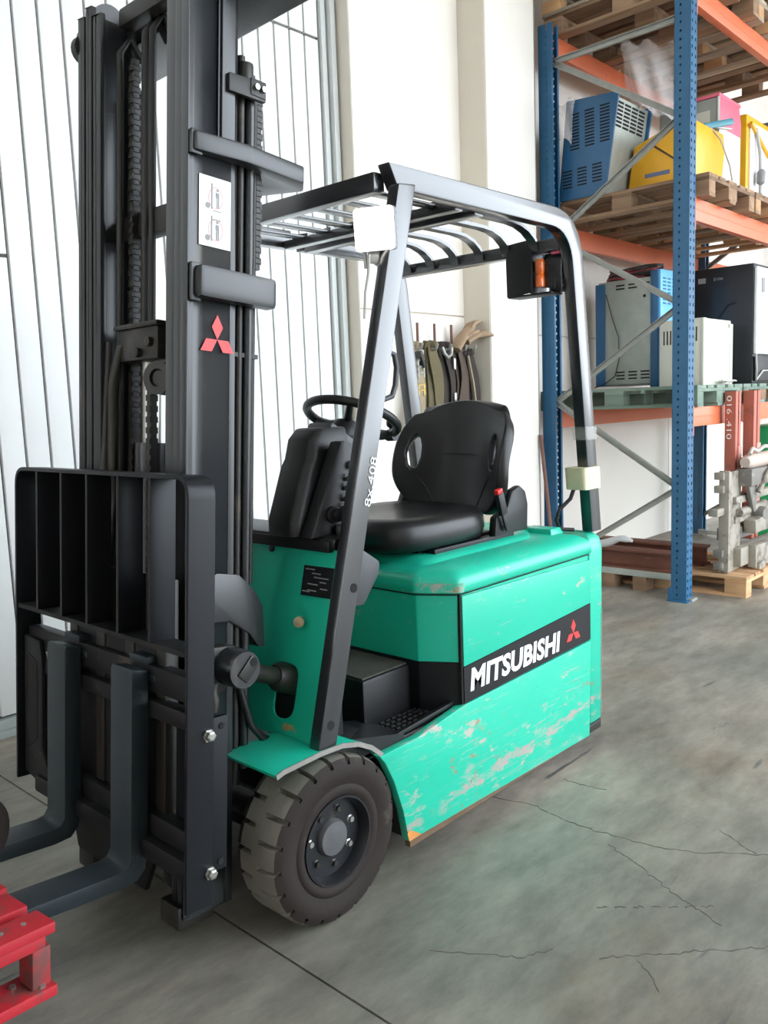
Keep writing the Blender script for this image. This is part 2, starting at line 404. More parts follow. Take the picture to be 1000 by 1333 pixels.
def inset(poly, d):
    k = len(poly); ps = [Vector(p) for p in poly]
    area = sum(ps[i].x * ps[(i + 1) % k].y - ps[(i + 1) % k].x * ps[i].y for i in range(k)); sg = 1 if area > 0 else -1
    out = []
    for i in range(k):
        e1 = (ps[i] - ps[i - 1]).normalized(); e2 = (ps[(i + 1) % k] - ps[i]).normalized()
        n1 = Vector((-e1.y, e1.x)) * sg; n2 = Vector((-e2.y, e2.x)) * sg
        bis = (n1 + n2); bis = bis / max(0.2, bis.dot(n1))
        out.append(ps[i] + bis * d)
    return out
def text_mesh(txt, size, bold=0.0, shear=0.0, ext=0.001, spacing=1.0):
    c = bpy.data.curves.new('t', 'FONT'); c.body = txt; c.size = size; c.offset = bold; c.shear = shear; c.extrude = ext
    c.space_character = spacing; c.resolution_u = 3
    o = bpy.data.objects.new('t', c); COL.objects.link(o)
    dg = bpy.context.evaluated_depsgraph_get()
    me = bpy.data.meshes.new_from_object(o.evaluated_get(dg))
    bpy.data.objects.remove(o); return me
def fit_text(me, w, h):
    xs = [v.co.x for v in me.vertices]; ys = [v.co.y for v in me.vertices]
    sx = w / (max(xs) - min(xs)); sy = h / (max(ys) - min(ys))
    for v in me.vertices:
        v.co.x = (v.co.x - min(xs)) * sx; v.co.y = (v.co.y - min(ys)) * sy
    return me

# ------------------------------------------------------------------ the setting
def struct(name, mb, mat, parent=None, **k):
    o = mb.build(name, mat, parent, **k)
    if parent is None: tag(o, kind='structure')
    return o
fl = struct('floor', MB().box(-8, 1.2465, -22, 5, -0.2, 0).box(1.2535, 18, -22, 5, -0.2, 0), FLOORM)
MB().box(1.2465, 1.2535, -22, 5, -0.2, -0.006).build('floor_joint', pm('joint_filler', (0.16, 0.155, 0.14), 0.8), fl)
CRACKM = pm('crack_dirt', (0.115, 0.105, 0.09), 0.9, var=0.3, scale=20)
def crack(pts, w):
    """a fine open crack: a thin ragged strip of dirt lying in the slab surface"""
    rnd = random.Random(len(pts) * 7 + int(pts[0][0] * 100)); L_ = []
    for a, b in zip(pts[:-1], pts[1:]):
        for k in range(6):
            t = k / 6; L_.append((a[0] + (b[0] - a[0]) * t + rnd.uniform(-.006, .006), a[1] + (b[1] - a[1]) * t + rnd.uniform(-.006, .006)))
    L_.append(pts[-1]); secs = []
    for i, p in enumerate(L_):
        d = Vector(L_[min(i + 1, len(L_) - 1)]) - Vector(L_[max(0, i - 1)]); d.normalize(); n = Vector((-d.y, d.x)) * w * rnd.uniform(.05, .75)
        secs.append([(p[0] + n.x, p[1] + n.y, .0008), (p[0] - n.x, p[1] - n.y, .0008), (p[0] - n.x, p[1] - n.y, -.002), (p[0] + n.x, p[1] + n.y, -.002)])
    MB().loft(secs).build('crack', CRACKM, fl, smooth=0)
CRACKS = [([(2.157, 1.699), (2.292, 1.666), (2.329, 1.5), (2.313, 1.415), (2.301, 1.308), (2.314, 1.206), (2.328, 1.084), (2.373, .97), (2.443, .869), (2.495, .797), (2.7, .5), (3.0, .2)], .0035),
          ([(2.259, 1.198), (2.229, 1.136), (2.206, 1.075), (2.17, 1.01), (2.127, .922), (2.102, .857), (2.07, .773)], .003),
          ([(1.5, 1.294), (1.592, 1.168), (1.633, 1.104), (1.71, 1.062)], .0025), ([(1.752, .956), (1.802, .909), (1.859, .844), (1.924, .784), (1.996, .706), (2.056, .652), (2.2, .5)], .003),
          ([(2.564, 1.534), (2.568, 1.458), (2.586, 1.377)], .003), ([(2.552, .969), (2.514, .895), (2.479, .825)], .003), ([(1.809, .882), (1.775, .835), (1.73, .789)], .002)]
for k_ in range(7):
    CRACKS.append(([(1.940 + .030 * k_, 1.060 - .036 * k_), (1.958 + .030 * k_, 1.038 - .036 * k_)], .0035))
for pts_, w_ in CRACKS: crack(pts_, w_)
struct('ceiling', MB().box(-8, 18, -2.7, 5, 6.6, 6.8), ROOFM)
struct('wall_left', MB().box(-6.2, -6, -2.7, 5, 0, 6.6), CONCW)
struct('wall_right', MB().box(16, 16.2, -2.7, 5, 0, 6.6), CONCW)
struct('wall_front', MB().box(-6, 1.7, -2.7, -2.5, 0, 6.6).box(1.7, 16, -2.7, -2.5, 5.2, 6.6).box(14, 16, -2.7, -2.5, 0, 5.2), CONCW)  # unseen wall, its opening shaped to steer the daylight

# sliding door of vertical panels
d1 = struct('door_1', MB().box(-3, 3.60, 3.705, 3.76, 0.05, 6.6), SEAM)
W = 0.1121
pan_lo = mesh_of(MB().box(-W / 2 + 0.0062, W / 2 - 0.0062, -0.012, 0.012, 0, 1.985), 'panel', DOORW, 0.003)
pan_mid = mesh_of(MB().box(-W / 2 + 0.0062, W / 2 - 0.0062, -0.012, 0.012, 0, 1.375), 'panel', DOORW, 0.003)
pan_full = mesh_of(MB().box(-W / 2 + 0.0062, W / 2 - 0.0062, -0.012, 0.012, 0, 3.375), 'panel', DOORW, 0.003)
pan_top = mesh_of(MB().box(-W / 2 + 0.0062, W / 2 - 0.0062, -0.012, 0.012, 0, 3.10), 'panel', DOORW, 0.003)
for k in range(36):
    x = 3.562 - W / 2 - k * W
    if x > 1.70: put('panel', pan_full, d1, (x, 3.694, 0.085))
    else:
        put('panel', pan_lo, d1, (x, 3.694, 0.085)); put('panel', pan_mid, d1, (x, 3.694, 2.085))
    put('panel', pan_top, d1, (x, 3.694, 3.475))
struct('trim_1', MB().box(-3, 3.62, 3.64, 3.70, 0, 0.03).box(-3, 3.62, 3.665, 3.70, 0.03, 0.075), TRACK, bevel=0.004)
struct('trim_2', MB().box(3.565, 3.60, 3.66, 3.70, 0.075, 6.6).box(3.612, 3.65, 3.63, 3.70, 0, 6.6).box(3.602, 3.610, 3.69, 3.71, 0, 6.6), FRAMEG, bevel=0.006)
struct('trim_3', MB().box(3.652, 3.663, 3.69, 3.72, 0, 6.6), pm('dark_gasket', (0.10, 0.09, 0.08), 0.7))
# concrete wall with a stepped pillar
wb = struct('wall_back', MB().box(3.67, 4.68, 3.56, 3.95, 0, 6.6), CONCB)
for z0, z1 in ((0.0, 1.945), (1.957, 6.6)):
    MB().box(3.668, 4.69, 3.54, 3.60, z0, z1).build('panel', CONCW, wb, bevel=0.004)
MB().box(3.664, 3.672, 3.545, 3.95, 0, 6.6).build('reveal', CONCB, wb)
pl = struct('wall_pillar', MB().box(4.68, 5.25, 3.33, 3.95, 0, 6.6), CONCB)
MB().box(4.684, 5.25, 3.32, 3.335, 0, 6.6).build('facing', CONCW, pl, bevel=0.003)  # lighter front layer, leaving the shade-toned core on the side
struct('trim_4', MB().box(5.255, 5.30, 3.36, 3.40, 0, 6.6).box(5.30, 5.312, 3.35, 3.42, 0, 6.6), GALV, bevel=0.003)
wr = struct('wall_rear', MB().box(5.25, 16.2, 3.62, 3.95, 0, 6.6), CONCB)
for x0, x1 in ((5.26, 8.05), (8.06, 11.0), (11.01, 16.1)):
    for z0, z1 in ((0, 1.86), (1.87, 6.6)):
        MB().box(x0, x1, 3.60, 3.64, z0, z1).build('panel', CONCW, wr, bevel=0.004)

# ------------------------------------------------------------------ FORKLIFT
FL = thing('forklift', (2.0, 2.04, 0.0), 'green three-wheel electric forklift with black mast, overhead guard and brand band on its side', 'forklift')
def part(name, mb, mat, parent=None, **k): return mb.build(name, mat, parent or FL, **k)
YL, YR, YC = 1.572, 2.508, 2.04
def mir(y): return 2 * YC - y

# --- lower body
side_poly = [(1.745, .098), (2.82, .075), (2.835, .455), (2.03, .436), (1.80, .404), (1.632, .402), (1.655, .375), (1.690, .305), (1.725, .20)]
for y0, y1 in ((YL, YL + .03), (YR - .03, YR)):
    sp = part('side_skirt', MB().prism([(x, y0, z) for x, z in side_poly], (0, y1 - y0, 0)), GREEN_W, bevel=.006)
    if y0 == YL:
        sp['label'] = 'scraped green lower side plate'
        part('rust_patch', MB().prism([(1.7455, YL - .0008, .099), (1.80, YL - .0008, .100), (1.775, YL - .0008, .118), (1.745, YL - .0008, .135), (1.738, YL - .0008, .125)], (0, .0006, 0)),
             pm('bare_rust', (0.55, 0.22, 0.05), 0.7, var=0.3, scale=20), sp)
part('chassis', MB().box(1.755, 2.83, YL + .03, YR - .03, .10, .39).box(1.45, 1.76, 1.80, 2.28, .13, .39), BLACKP, bevel=.01)
part('belly_edge', MB().box(1.76, 2.80, YL + .01, YL + .03, .07, .10), pm('rust_edge', (0.13, 0.075, 0.04), 0.7, var=0.4, scale=12))
# --- step well and footboard
part('step_tray', MB().box(1.60, 2.03, YL + .03, 1.76, .39, .412), PLAST, bevel=.004)
tread = MB()
for i in range(9):
    for j in range(5):
        x = 1.765 + i * .026; y = 1.625 + j * .022
        tread.box(x, x + .018, y, y + .012, .411, .417)
tag(part('step_tread', tread, PLAST, bevel=.002, seg=1), kind='stuff')
part('step_lip', MB().loft([[(1.47, YL + .032, .47), (1.47, 1.74, .50), (1.47, 1.74, .39), (1.47, YL + .032, .39)],
                            [(1.56, YL + .030, .468), (1.56, 1.74, .50), (1.56, 1.74, .39), (1.56, YL + .030, .39)],
                            [(1.64, YL + .030, .428), (1.66, 1.70, .452), (1.66, 1.72, .39), (1.64, YL + .030, .39)],
                            [(1.71, YL + .030, .414), (1.72, 1.63, .414), (1.72, 1.65, .39), (1.71, YL + .030, .39)]]), PLAST, bevel=.006)
part('step_edge', MB().bar((1.69, YL + .038, .416), (2.02, YL + .038, .440), .016, .014), PLAST, bevel=.003)
part('footboard', MB().prism([(1.742, 1.735, .39), (1.975, 1.735, .39), (1.975, 2.36, .39), (1.742, 2.36, .39)], (0, 0, .168)), PLAST, bevel=.012)
part('floor_mat', MB().box(1.75, 1.955, 1.745, 2.35, .558, .563), MATT)
# --- battery compartment
plan = [(1.952, 1.695), (2.022, YL + .006), (2.83, YL + .006), (2.83, YR - .006), (2.022, YR - .006), (1.952, mir(1.695))]
def plan_sec(z, d, r): return [(p.x, p.y, z) for p in rounded(inset(plan, d), [r, r, .01, .01, r, r], 5)]
part('battery_box', MB().loft([plan_sec(.575, .004, .02), plan_sec(.797, 0.0, .02)]), GREEN_S)
part('lower_trim', MB().loft([plan_sec(.39, .004, .02), plan_sec(.573, .004, .02)]), BANDB)
part('corner_gap', MB().box(2.021, 2.0295, YL + .002, YL + .012, .44, .795), DARK)
# side panel and brand band
part('side_panel', MB().prism([(2.030, YL - .002, .560), (2.828, YL - .002, .604), (2.828, YL - .002, .772), (2.030, YL - .002, .787)], (0, .016, 0)), GREEN_S, bevel=.003)
band = part('brand_band', MB().prism([(2.030, YL - .001, .440), (2.828, YL - .001, .462), (2.828, YL - .001, .602), (2.030, YL - .001, .558)], (0, .014, 0)), BANDB)
band['label'] = 'black band with white lettering and red emblem'
def word(name, txt, w, h, loc, rot, mat, parent, bold=0.0, shear=0.0, spacing=1.0):
    me = fit_text(text_mesh(txt, 1.0, bold, shear, 0.0, spacing), w, h)
    for v in me.vertices: v.co.z = v.co.z * 0 + 0.0005
    me.materials.append(mat)
    o = bpy.data.objects.new(name, me); COL.objects.link(o); o.parent = parent
    o.location = Vector(loc) - Vector(parent['_o']); o.rotation_euler = rot
    if name == 'lettering': o['kind'] = 'stuff'
    return o
def letters(txt, w, h, loc, rot, mat, parent, **k):
    """the word as one small mesh for each letter"""
    o = word('letter', txt, w, h, loc, rot, mat, parent, **k)
    bm = bmesh.new(); bm.from_mesh(o.data); bm.faces.ensure_lookup_table(); seen = set(); isl = []
    bmesh.ops.remove_doubles(bm, verts=bm.verts, dist=1e-6); bm.faces.ensure_lookup_table()
    for f in bm.faces:
        if f.index in seen: continue
        st_ = [f]; seen.add(f.index); grp = []
        while st_:
            q = st_.pop(); grp.append(q)
            for v in q.verts:
                for g in v.link_faces:
                    if g.index not in seen: seen.add(g.index); st_.append(g)
        isl.append(grp)
    for grp in isl:
        vi = {}; vs = []; fs = []
        for f in grp:
            for v in f.verts:
                if v not in vi: vi[v] = len(vs); vs.append(tuple(v.co))
            fs.append([vi[v] for v in f.verts])
        me = bpy.data.meshes.new('letter'); me.from_pydata(vs, [], fs); me.materials.append(mat)
        p = bpy.data.objects.new('letter', me); COL.objects.link(p); p.parent = parent; p.location = o.location; p.rotation_euler = o.rotation_euler
    bm.free(); bpy.data.objects.remove(o)
letters('MITSUBISHI', .545, .076, (2.060, YL - .0016, .4705), (math.pi / 2, 0, 0), WHITEP, band, bold=.040, shear=.12, spacing=1.03)
def diamonds(P):  # P(u,v) -> point ; unit emblem centred on 0 width ~2
    h = math.sqrt(3) / 2
    R1 = [(0, 0), (-.5, h), (0, 2 * h), (.5, h)]
    out = []
    for a in (0, 2 * math.pi / 3, -2 * math.pi / 3):
        ca, sa = math.cos(a), math.sin(a)
        out.append([P(x * ca - y * sa, x * sa + y * ca) for x, y in R1])
    return out
mbe = MB()
for q in diamonds(lambda u, v: (2.700 + u * .033, YL - .0018, .516 + v * .030)): mbe.prism(q, (0, .0006, 0))
part('emblem', mbe, RED, band, smooth=0)
# --- hood with seat deck
hood_secs = [plan_sec(.795, -.004, .03), plan_sec(.800, -.010, .035), plan_sec(.828, -.010, .04), plan_sec(.852, .004, .045), plan_sec(.868, .030, .05), plan_sec(.876, .075, .05), plan_sec(.880, .14, .03)]
hood = part('hood', MB().loft(hood_secs), GREEN_S, smooth=60)
deck = [(2.02, 1.70), (2.60, 1.70), (2.74, 1.80), (2.74, 2.28), (2.60, 2.38), (2.02, 2.38)]
def deck_sec(z, d): return [(p.x, p.y, z) for p in rounded(inset(deck, d), .07, 5)]
part('seat_deck', MB().loft([deck_sec(.868, -.02), deck_sec(.884, -.006), deck_sec(.892, .012), deck_sec(.894, .04)]), GREEN, hood, smooth=60)
part('latch', MB().loft([[(2.70, 1.66, .872), (2.79, 1.66, .872), (2.79, 1.80, .872), (2.70, 1.80, .872)], [(2.712, 1.67, .897), (2.78, 1.67, .897), (2.78, 1.79, .897), (2.712, 1.79, .897)]]), GREEN, hood, bevel=.006)
part('scuff', MB().loft([plan_sec(.8005, -.0112, .035)[:12] + [plan_sec(.8005, -.009, .035)[11]], plan_sec(.830, -.0112, .04)[:12] + [plan_sec(.83, -.009, .04)[11]]], cap=False), worn_green('green_paint_chipped', 1.6), hood)
# --- counterweight
cw = [(2.832, YL + .004), (2.955, YL + .004), (2.975, 1.70), (2.975, mir(1.70)), (2.955, YR - .004), (2.832, YR - .004)]
def cw_sec(z, d, r=.05): return [(p.x, p.y, z) for p in rounded(inset(cw, d), [.008, r, r, r, r, .008], 5)]
part('counterweight', MB().loft([cw_sec(.10, .02), cw_sec(.12, .004), cw_sec(.80, 0), cw_sec(.845, .008), cw_sec(.862, .028), cw_sec(.866, .05)]), GREEN_W, smooth=60)
WORNC = pm('worn_corner', (0.20, 0.19, 0.16), .75, var=.4, scale=30, dirt=(0.012, 0.40, 0.26), damt=.25, dscale=14, bump=.4, bscale=40)
part('worn_corner', MB().loft([[(p[0], p[1], p[2]) for p in cw_sec(z, d - .0012)[7:13]] + [(p[0], p[1], p[2]) for p in cw_sec(z, d + .004)[7:13]][::-1] for z, d in ((.12, .004), (.30, .003), (.45, .002), (.56, .001))]), WORNC)
part('corner_rub', MB().loft([[(p[0], p[1], p[2]) for p in cw_sec(z, d - .0012)[9:12]] + [(p[0], p[1], p[2]) for p in cw_sec(z, d + .004)[9:12]][::-1] for z, d in ((.56, .001), (.70, .0), (.80, .0), (.845, .008))]), WORNC)
part('rear_skirt', MB().box(2.83, 2.93, YL + .01, YR - .01, .075, .11), GREASE, bevel=.006)

# --- overhead guard
GY0, GY1 = 1.592, 1.638
def guard_profile(cut=None):
    cl = [(1.735, 2.010), (2.775, 2.012), (2.925, .868)]
    h = .034
    d2 = (Vector(cl[2]) - Vector(cl[1])).normalized(); n2 = Vector((-d2.y, d2.x))  # outward (+x)
    out_c = Vector((2.775 + .037, 2.012 + h)); in_c = Vector((2.775 - .030, 2.012 - h))
    outer = [Vector((1.785, 2.044))] + rounded([(1.785, 2.044), out_c, (2.93 + .030, .868)], [0, .20, 0], 8)[9:18] + [Vector((2.958, .868))]
    inner = [Vector((1.822, 1.978))] + rounded([(1.822, 1.978), in_c, (2.93 - .040, .868)], [0, .145, 0], 8)[9:18] + [Vector((2.888, .868))]
    return outer, inner
og, ig = guard_profile()
def strip(y0, o_, i_, name):
    pts = o_ + i_[::-1]
    return part(name, MB().prism([(p.x, y0, p.y) for p in pts], (0, GY1 - GY0, 0)), GUARDP, bevel=.006)
strip(GY0, og, ig, 'guard_rail')
yr0 = mir(GY1)
# the far rail is made of two lengths
part('guard_rail', MB().prism([(1.785, yr0, 2.044), (2.175, yr0, 2.045), (2.175, yr0, 1.978), (1.822, yr0, 1.978)], (0, GY1 - GY0, 0)), GUARDP, bevel=.006)
o2 = [Vector((2.235, 2.044))] + og[1:]; i2 = [Vector((2.235, 1.978))] + ig[1:]
strip(yr0, o2, i2, 'guard_rail')
for y0 in (1.566, mir(1.612)):
    p = part('front_post', MB().prism([(1.399, y0, .497), (1.462, y0, .486), (1.866, y0, 1.992), (1.795, y0, 1.985)], (0, .040, 0)), GUARDP, bevel=.006)
    if y0 < 2:
        for (x, z) in ((1.553, .905), (1.446, .555)):
            part('bolt_hole', MB().lathe([(.013, -.001), (.013, .004)], (x, y0, z), (0, 1, 0), 16), DARK, p)
        word('lettering', '8x.408', .135, .024, (1.628, y0 - .0015, 1.115), (math.pi / 2, -math.radians(75.2), 0), WHITEP, p, bold=-.004)
        part('grab_handle', MB().tube([(1.738, 1.585, 1.535), (1.768, 1.583, 1.525), (1.776, 1.583, 1.49), (1.768, 1.583, 1.44), (1.752, 1.583, 1.41), (1.712, 1.585, 1.40)], .008, 8), PLASTG, p, smooth=60)
part('front_bar', MB().box(1.772, 1.815, GY1, yr0, 1.972, 2.026), GUARDP, bevel=.006)
part('cross_bar', MB().box(2.135, 2.175, GY1, yr0, 1.972, 2.003), GUARDP, bevel=.005)
part('cross_bar', MB().box(2.236, 2.282, GY1, yr0, 1.970, 2.005), GUARDP, bevel=.005)
part('rear_bar', MB().box(2.735, 2.785, GY1, yr0 + .01, 1.914, 1.960), GUARDP, bevel=.006)
for k in range(6):
    y = 1.735 + k * .122
    part('slat', MB().box(1.81, 2.140, y - .017, y + .017, 1.994, 2.006), GUARDP, bevel=.003)
    path = [(2.15, 2.010), (2.56, 2.008)] + [(2.56 + .17 * math.sin(t), 2.008 - .085 * (1 - math.cos(t))) for t in [math.radians(q) for q in (20, 40, 60, 75, 90)]]
    sl = MB(); 
    top = [Vector(p) for p in path]; nrm = []
    for i, p in enumerate(top):
        d = top[min(i + 1, len(top) - 1)] - top[max(0, i - 1)]; d.normalize(); nrm.append(Vector((-d.y, d.x)))
    sl.loft([[(p.x + n.x * .006, y - .018, p.y + n.y * .006), (p.x + n.x * .006, y + .018, p.y + n.y * .006), (p.x - n.x * .006, y + .018, p.y - n.y * .006), (p.x - n.x * .006, y - .018, p.y - n.y * .006)] for p, n in zip(top, nrm)])
    part('slat', sl, GUARDP, smooth=40)
# tape, torn film and cable on the rear post
part('tape_wrap', MB().loft([[(p.x, p.y, z) for p in rounded([(2.805 + dx, 1.578), (2.935 + dx, 1.582), (2.935 + dx, 1.66), (2.80 + dx, 1.665)], .015, 3)] for z, dx in ((1.038, .010), (1.05, .007), (1.085, .003), (1.115, 0), (1.122, 0.0))]), TAPE, smooth=60)
part('torn_film', MB().loft([[(p.x, p.y, z) for p in rounded([(2.832 + dx, 1.588), (2.918 + dx, 1.588), (2.918 + dx, 1.647), (2.832 + dx, 1.647)], .006, 2)] for z, dx in ((1.225, .008), (1.245, .003), (1.262, 0.004), (1.275, -.002))]), FILM, smooth=60)
part('cable', MB().tube([(2.865, 1.66, .875), (2.83, 1.70, .88), (2.80, 1.70, .92), (2.81, 1.69, .96), (2.84, 1.66, 1.00), (2.85, 1.65, 1.04)], .008, 7), CABLEB, smooth=60)
# --- work light (switched on)
def basis(n, up=(0, 0, 1)):
    n = Vector(n).normalized(); r = Vector(up).cross(n).normalized(); u = n.cross(r); return r, u, n
r_, u_, n_ = basis((-.90, -.42, -.10))
lc = Vector((1.735, 1.607, 1.862))
def LP(x, y, z): return lc + r_ * x + u_ * y + n_ * z
wl = part('work_light', MB(LP).loft([[(p.x, p.y, z) for p in rounded([(-s, -s), (s, -s), (s, s), (-s, s)], .012, 4)] for s, z in ((.035, -.055), (.050, -.04), (.058, -.012), (.058, .006))]), pm('lamp_housing', (0.30, 0.31, 0.33), 0.45), smooth=40)
part('lens', MB(LP).loft([[(p.x, p.y, z) for p in rounded([(-s, -s), (s, -s), (s, s), (-s, s)], .012, 4)] for s, z in ((.056, .004), (.056, .010), (.048, .015))]), LAMPW, wl, smooth=40)
fins = MB(LP)
for k in range(6): fins.box(-.056, .056, -.05 + k * .018, -.045 + k * .018, -.055, -.02)
tag(part('cooling_fin', fins, pm('lamp_housing', (0.3, 0.31, 0.33)), wl), kind='stuff')
part('lamp_bracket', MB(LP).box(-.03, .03, -.088, -.058, -.035, -.012).box(-.045, -.037, -.10, -.02, -.03, -.015).box(-.012, .012, -.14, -.08, -.045, -.03), ALU, wl, bevel=.003)
part('lamp_wire', MB().tube([(1.70, 1.60, 1.79), (1.695, 1.60, 1.74), (1.68, 1.60, 1.69), (1.672, 1.60, 1.62)], .004, 6), CABLEG, wl)
# --- rear light cluster
part('light_bracket', MB().prism([(2.730, 1.752, 1.966), (2.730, 1.848, 1.960), (2.730, 1.856, 1.90), (2.728, 1.852, 1.768), (2.728, 1.745, 1.775), (2.730, 1.745, 1.95)], (-.010, 0, 0)).box(2.72, 2.80, 1.742, 1.752, 1.772, 1.93).box(2.72, 2.80, 1.66, 1.85, 1.764, 1.772), PLAST, bevel=.003)
part('indicator_lamp', MB().lathe([(.0, -.048), (.017, -.048), (.018, -.044), (.0165, -.005), (.013, -.002), (.0165, .002), (.018, .04), (.014, .052), (0, .054)], (2.745, 1.722, 1.842), (0, 0, 1), 16), ORANGEL, smooth=50)
part('clear_lens', MB().lathe([(.018, -.012), (.018, .0), (.010, .004)], (2.745, 1.700, 1.786), (0, 0, 1), 14), ALU)
part('rear_lamp', MB().loft([[(x, y, z) for x, y in ((2.755 - w, 1.640 - w * 1.2), (2.80 + w, 1.640 - w), (2.80 + w, 1.712 + w), (2.755 - w, 1.714 + w * 1.1))] for z, w in ((1.772, -.004), (1.79, .004), (1.84, .0), (1.88, .005), (1.912, -.004))]), pm('black_film_bag', (0.02, 0.02, 0.022), 0.22, bump=.8, bscale=28), bevel=.006, smooth=60)
part('red_lens', MB().box(2.742, 2.760, 1.640, 1.675, 1.905, 1.918), REDC, bevel=.004)

# --- front cowl: green panel with tilt-cylinder slot
def PP(y, t, off=0.0):   # t 0..1 up the leaning panel
    x = 1.418 + (1.548 - 1.418) * t; z = .490 + .512 * t
    return Vector((x - off * .97, y, z + off * .246))
def panel_uv(y, z): return PP(y, (z - .49) / .512)
slot = rounded([(1.703, .545), (1.703, .690), (1.790, .680), (1.790, .530)], .043, 5)
cy, cz = 1.747, .611
outer2 = []
y0p, y1p, z0p, z1p = 1.612, 1.985, .49, 1.002
for p in slot:
    d = Vector((p.x - cy, p.y - cz)).normalized(); ts = []
    if abs(d.x) > 1e-6: ts.append(((y1p if d.x > 0 else y0p) - cy) / d.x)
    if abs(d.y) > 1e-6: ts.append(((z1p if d.y > 0 else z0p) - cz) / d.y)
    t = min(ts); outer2.append((cy + d.x * t, cz + d.y * t))
for c in ((y0p, z0p), (y0p, z1p), (y1p, z1p), (y1p, z0p)):
    j = min(range(len(outer2)), key=lambda i: (outer2[i][0] - c[0]) ** 2 + (outer2[i][1] - c[1]) ** 2); outer2[j] = c
cowl = part('front_panel', MB().ring([panel_uv(*q) for q in outer2], [panel_uv(p.x, p.y) for p in slot], (.006, 0, -.0015)), GREEN, smooth=20)
part('panel_side', MB().prism([panel_uv(1.985, .49), panel_uv(1.985, 1.002), (1.60, 2.46, 1.002), (1.50, 2.46, .49)], (.006, 0, 0)), GREEN, cowl)
part('hood_gap_shade', MB().loft([plan_sec(.790, -.0028, .03), plan_sec(.7965, -.0028, .03)]), DARK)  # dark strip painting the shade in the gap under the hood
part('slot_recess', MB().box(1.50, 1.56, 1.64, 1.86, .47, .76), DARK, cowl)
part('lock_bolt', MB().lathe([(.009, 0), (.009, .024), (.015, .024), (.015, .040), (.006, .042)], panel_uv(1.722, .808) + Vector((-.002, 0, 0)), (-.75, -.62, 0.05), 10), pm('rusty_zinc', (0.38, 0.30, 0.19), 0.5, metal=.5, var=.3, scale=40), cowl)
for q in ((1.885, .985), (1.905, .51)):
    part('rivet', MB().lathe([(.010, -.002), (.010, .005), (.005, .008)], panel_uv(*q), (-1, 0, .25), 10), GREASE, cowl)
dp = part('data_plate', MB().prism([panel_uv(1.618, .876) + Vector((-.0035, 0, 0)), panel_uv(1.618, .956) + Vector((-.0035, 0, 0)), panel_uv(1.736, .954) + Vector((-.0035, 0, 0)), panel_uv(1.736, .873) + Vector((-.0035, 0, 0))], (.002, 0, 0)), BANDB, cowl)
prn = MB()
for i, (ya, yb, z) in enumerate(((1.690, 1.728, .944), (1.665, 1.70, .934), (1.632, 1.69, .924), (1.64, 1.665, .913), (1.672, 1.712, .905), (1.632, 1.66, .896), (1.675, 1.71, .888), (1.70, 1.73, .884))):
    prn.prism([panel_uv(ya, z) + Vector((-.0045, 0, 0)), panel_uv(yb, z) + Vector((-.0045, 0, 0)), panel_uv(yb, z + .003) + Vector((-.0045, 0, 0)), panel_uv(ya, z + .003) + Vector((-.0045, 0, 0))], (.0006, 0, 0))
tag(part('plate_print', prn, GREYPR, dp, smooth=0), kind='stuff')
part('paint_chip', MB().prism([panel_uv(1.722, .508) + Vector((-.001, 0, 0)), panel_uv(1.700, .518) + Vector((-.001, 0, 0)), panel_uv(1.68, .512) + Vector((-.001, 0, 0)), panel_uv(1.70, .530) + Vector((-.001, 0, 0)), panel_uv(1.735, .528) + Vector((-.001, 0, 0)), panel_uv(1.742, .515) + Vector((-.001, 0, 0))], (.0008, 0, 0)), pm('tan_primer', (0.36, 0.30, 0.12), .7, var=.4, scale=40), cowl, smooth=0)
part('cowl_cover', MB().prism([(1.535, 1.612, 1.003), (1.615, 1.612, 1.003), (1.70, 1.72, 1.003), (1.70, 2.45, 1.003), (1.535, 2.45, 1.003)], (0, 0, .034)).box(1.528, 1.56, 1.63, 2.45, .995, 1.03), PLAST, bevel=.010)
part('cover_clip', MB().box(1.53, 1.58, 1.80, 1.815, 1.034, 1.046).lathe([(.014, 0), (.014, .03), (.008, .036)], (1.60, 1.655, 1.03), (0, 0, 1), 10), PLASTG, bevel=.003)
# fender
fpath = [(1.250, .484), (1.275, .490), (1.40, .494), (1.48, .490), (1.54, .474), (1.59, .448), (1.632, .412)]
ft = [Vector(p) for p in fpath]; fn = []
for i in range(len(ft)):
    d = ft[min(i + 1, len(ft) - 1)] - ft[max(0, i - 1)]; d.normalize(); fn.append(Vector((-d.y, d.x)) * .0045)
part('fender', MB().loft([[(p.x + n.x, YL - .010, p.y + n.y), (p.x + n.x, 1.77, p.y + n.y), (p.x - n.x, 1.77, p.y - n.y), (p.x - n.x, YL - .010, p.y - n.y)] for p, n in zip(ft, fn)]), GREEN, bevel=.002)
part('fender_edge', MB().loft([[(p.x + n.x * 1.3, YL - .013, p.y + n.y * 1.3), (p.x + n.x * 1.3, YL - .009, p.y + n.y * 1.3), (p.x - n.x * 1.6, YL - .009, p.y - n.y * 1.6), (p.x - n.x * 1.6, YL - .013, p.y - n.y * 1.6)] for p, n in zip(ft, fn)]), pm('edge_bare_metal', (0.24, 0.23, 0.21), .6, var=.3, scale=30))
part('arch_liner', MB().prism([(1.50, 1.60, .47), (1.60, 1.60, .44), (1.67, 1.60, .36), (1.74, 1.60, .20), (1.755, 1.60, .10), (1.775, 1.60, .10), (1.77, 1.60, .42), (1.50, 1.60, .485)], (0, .18, 0)), PLAST)

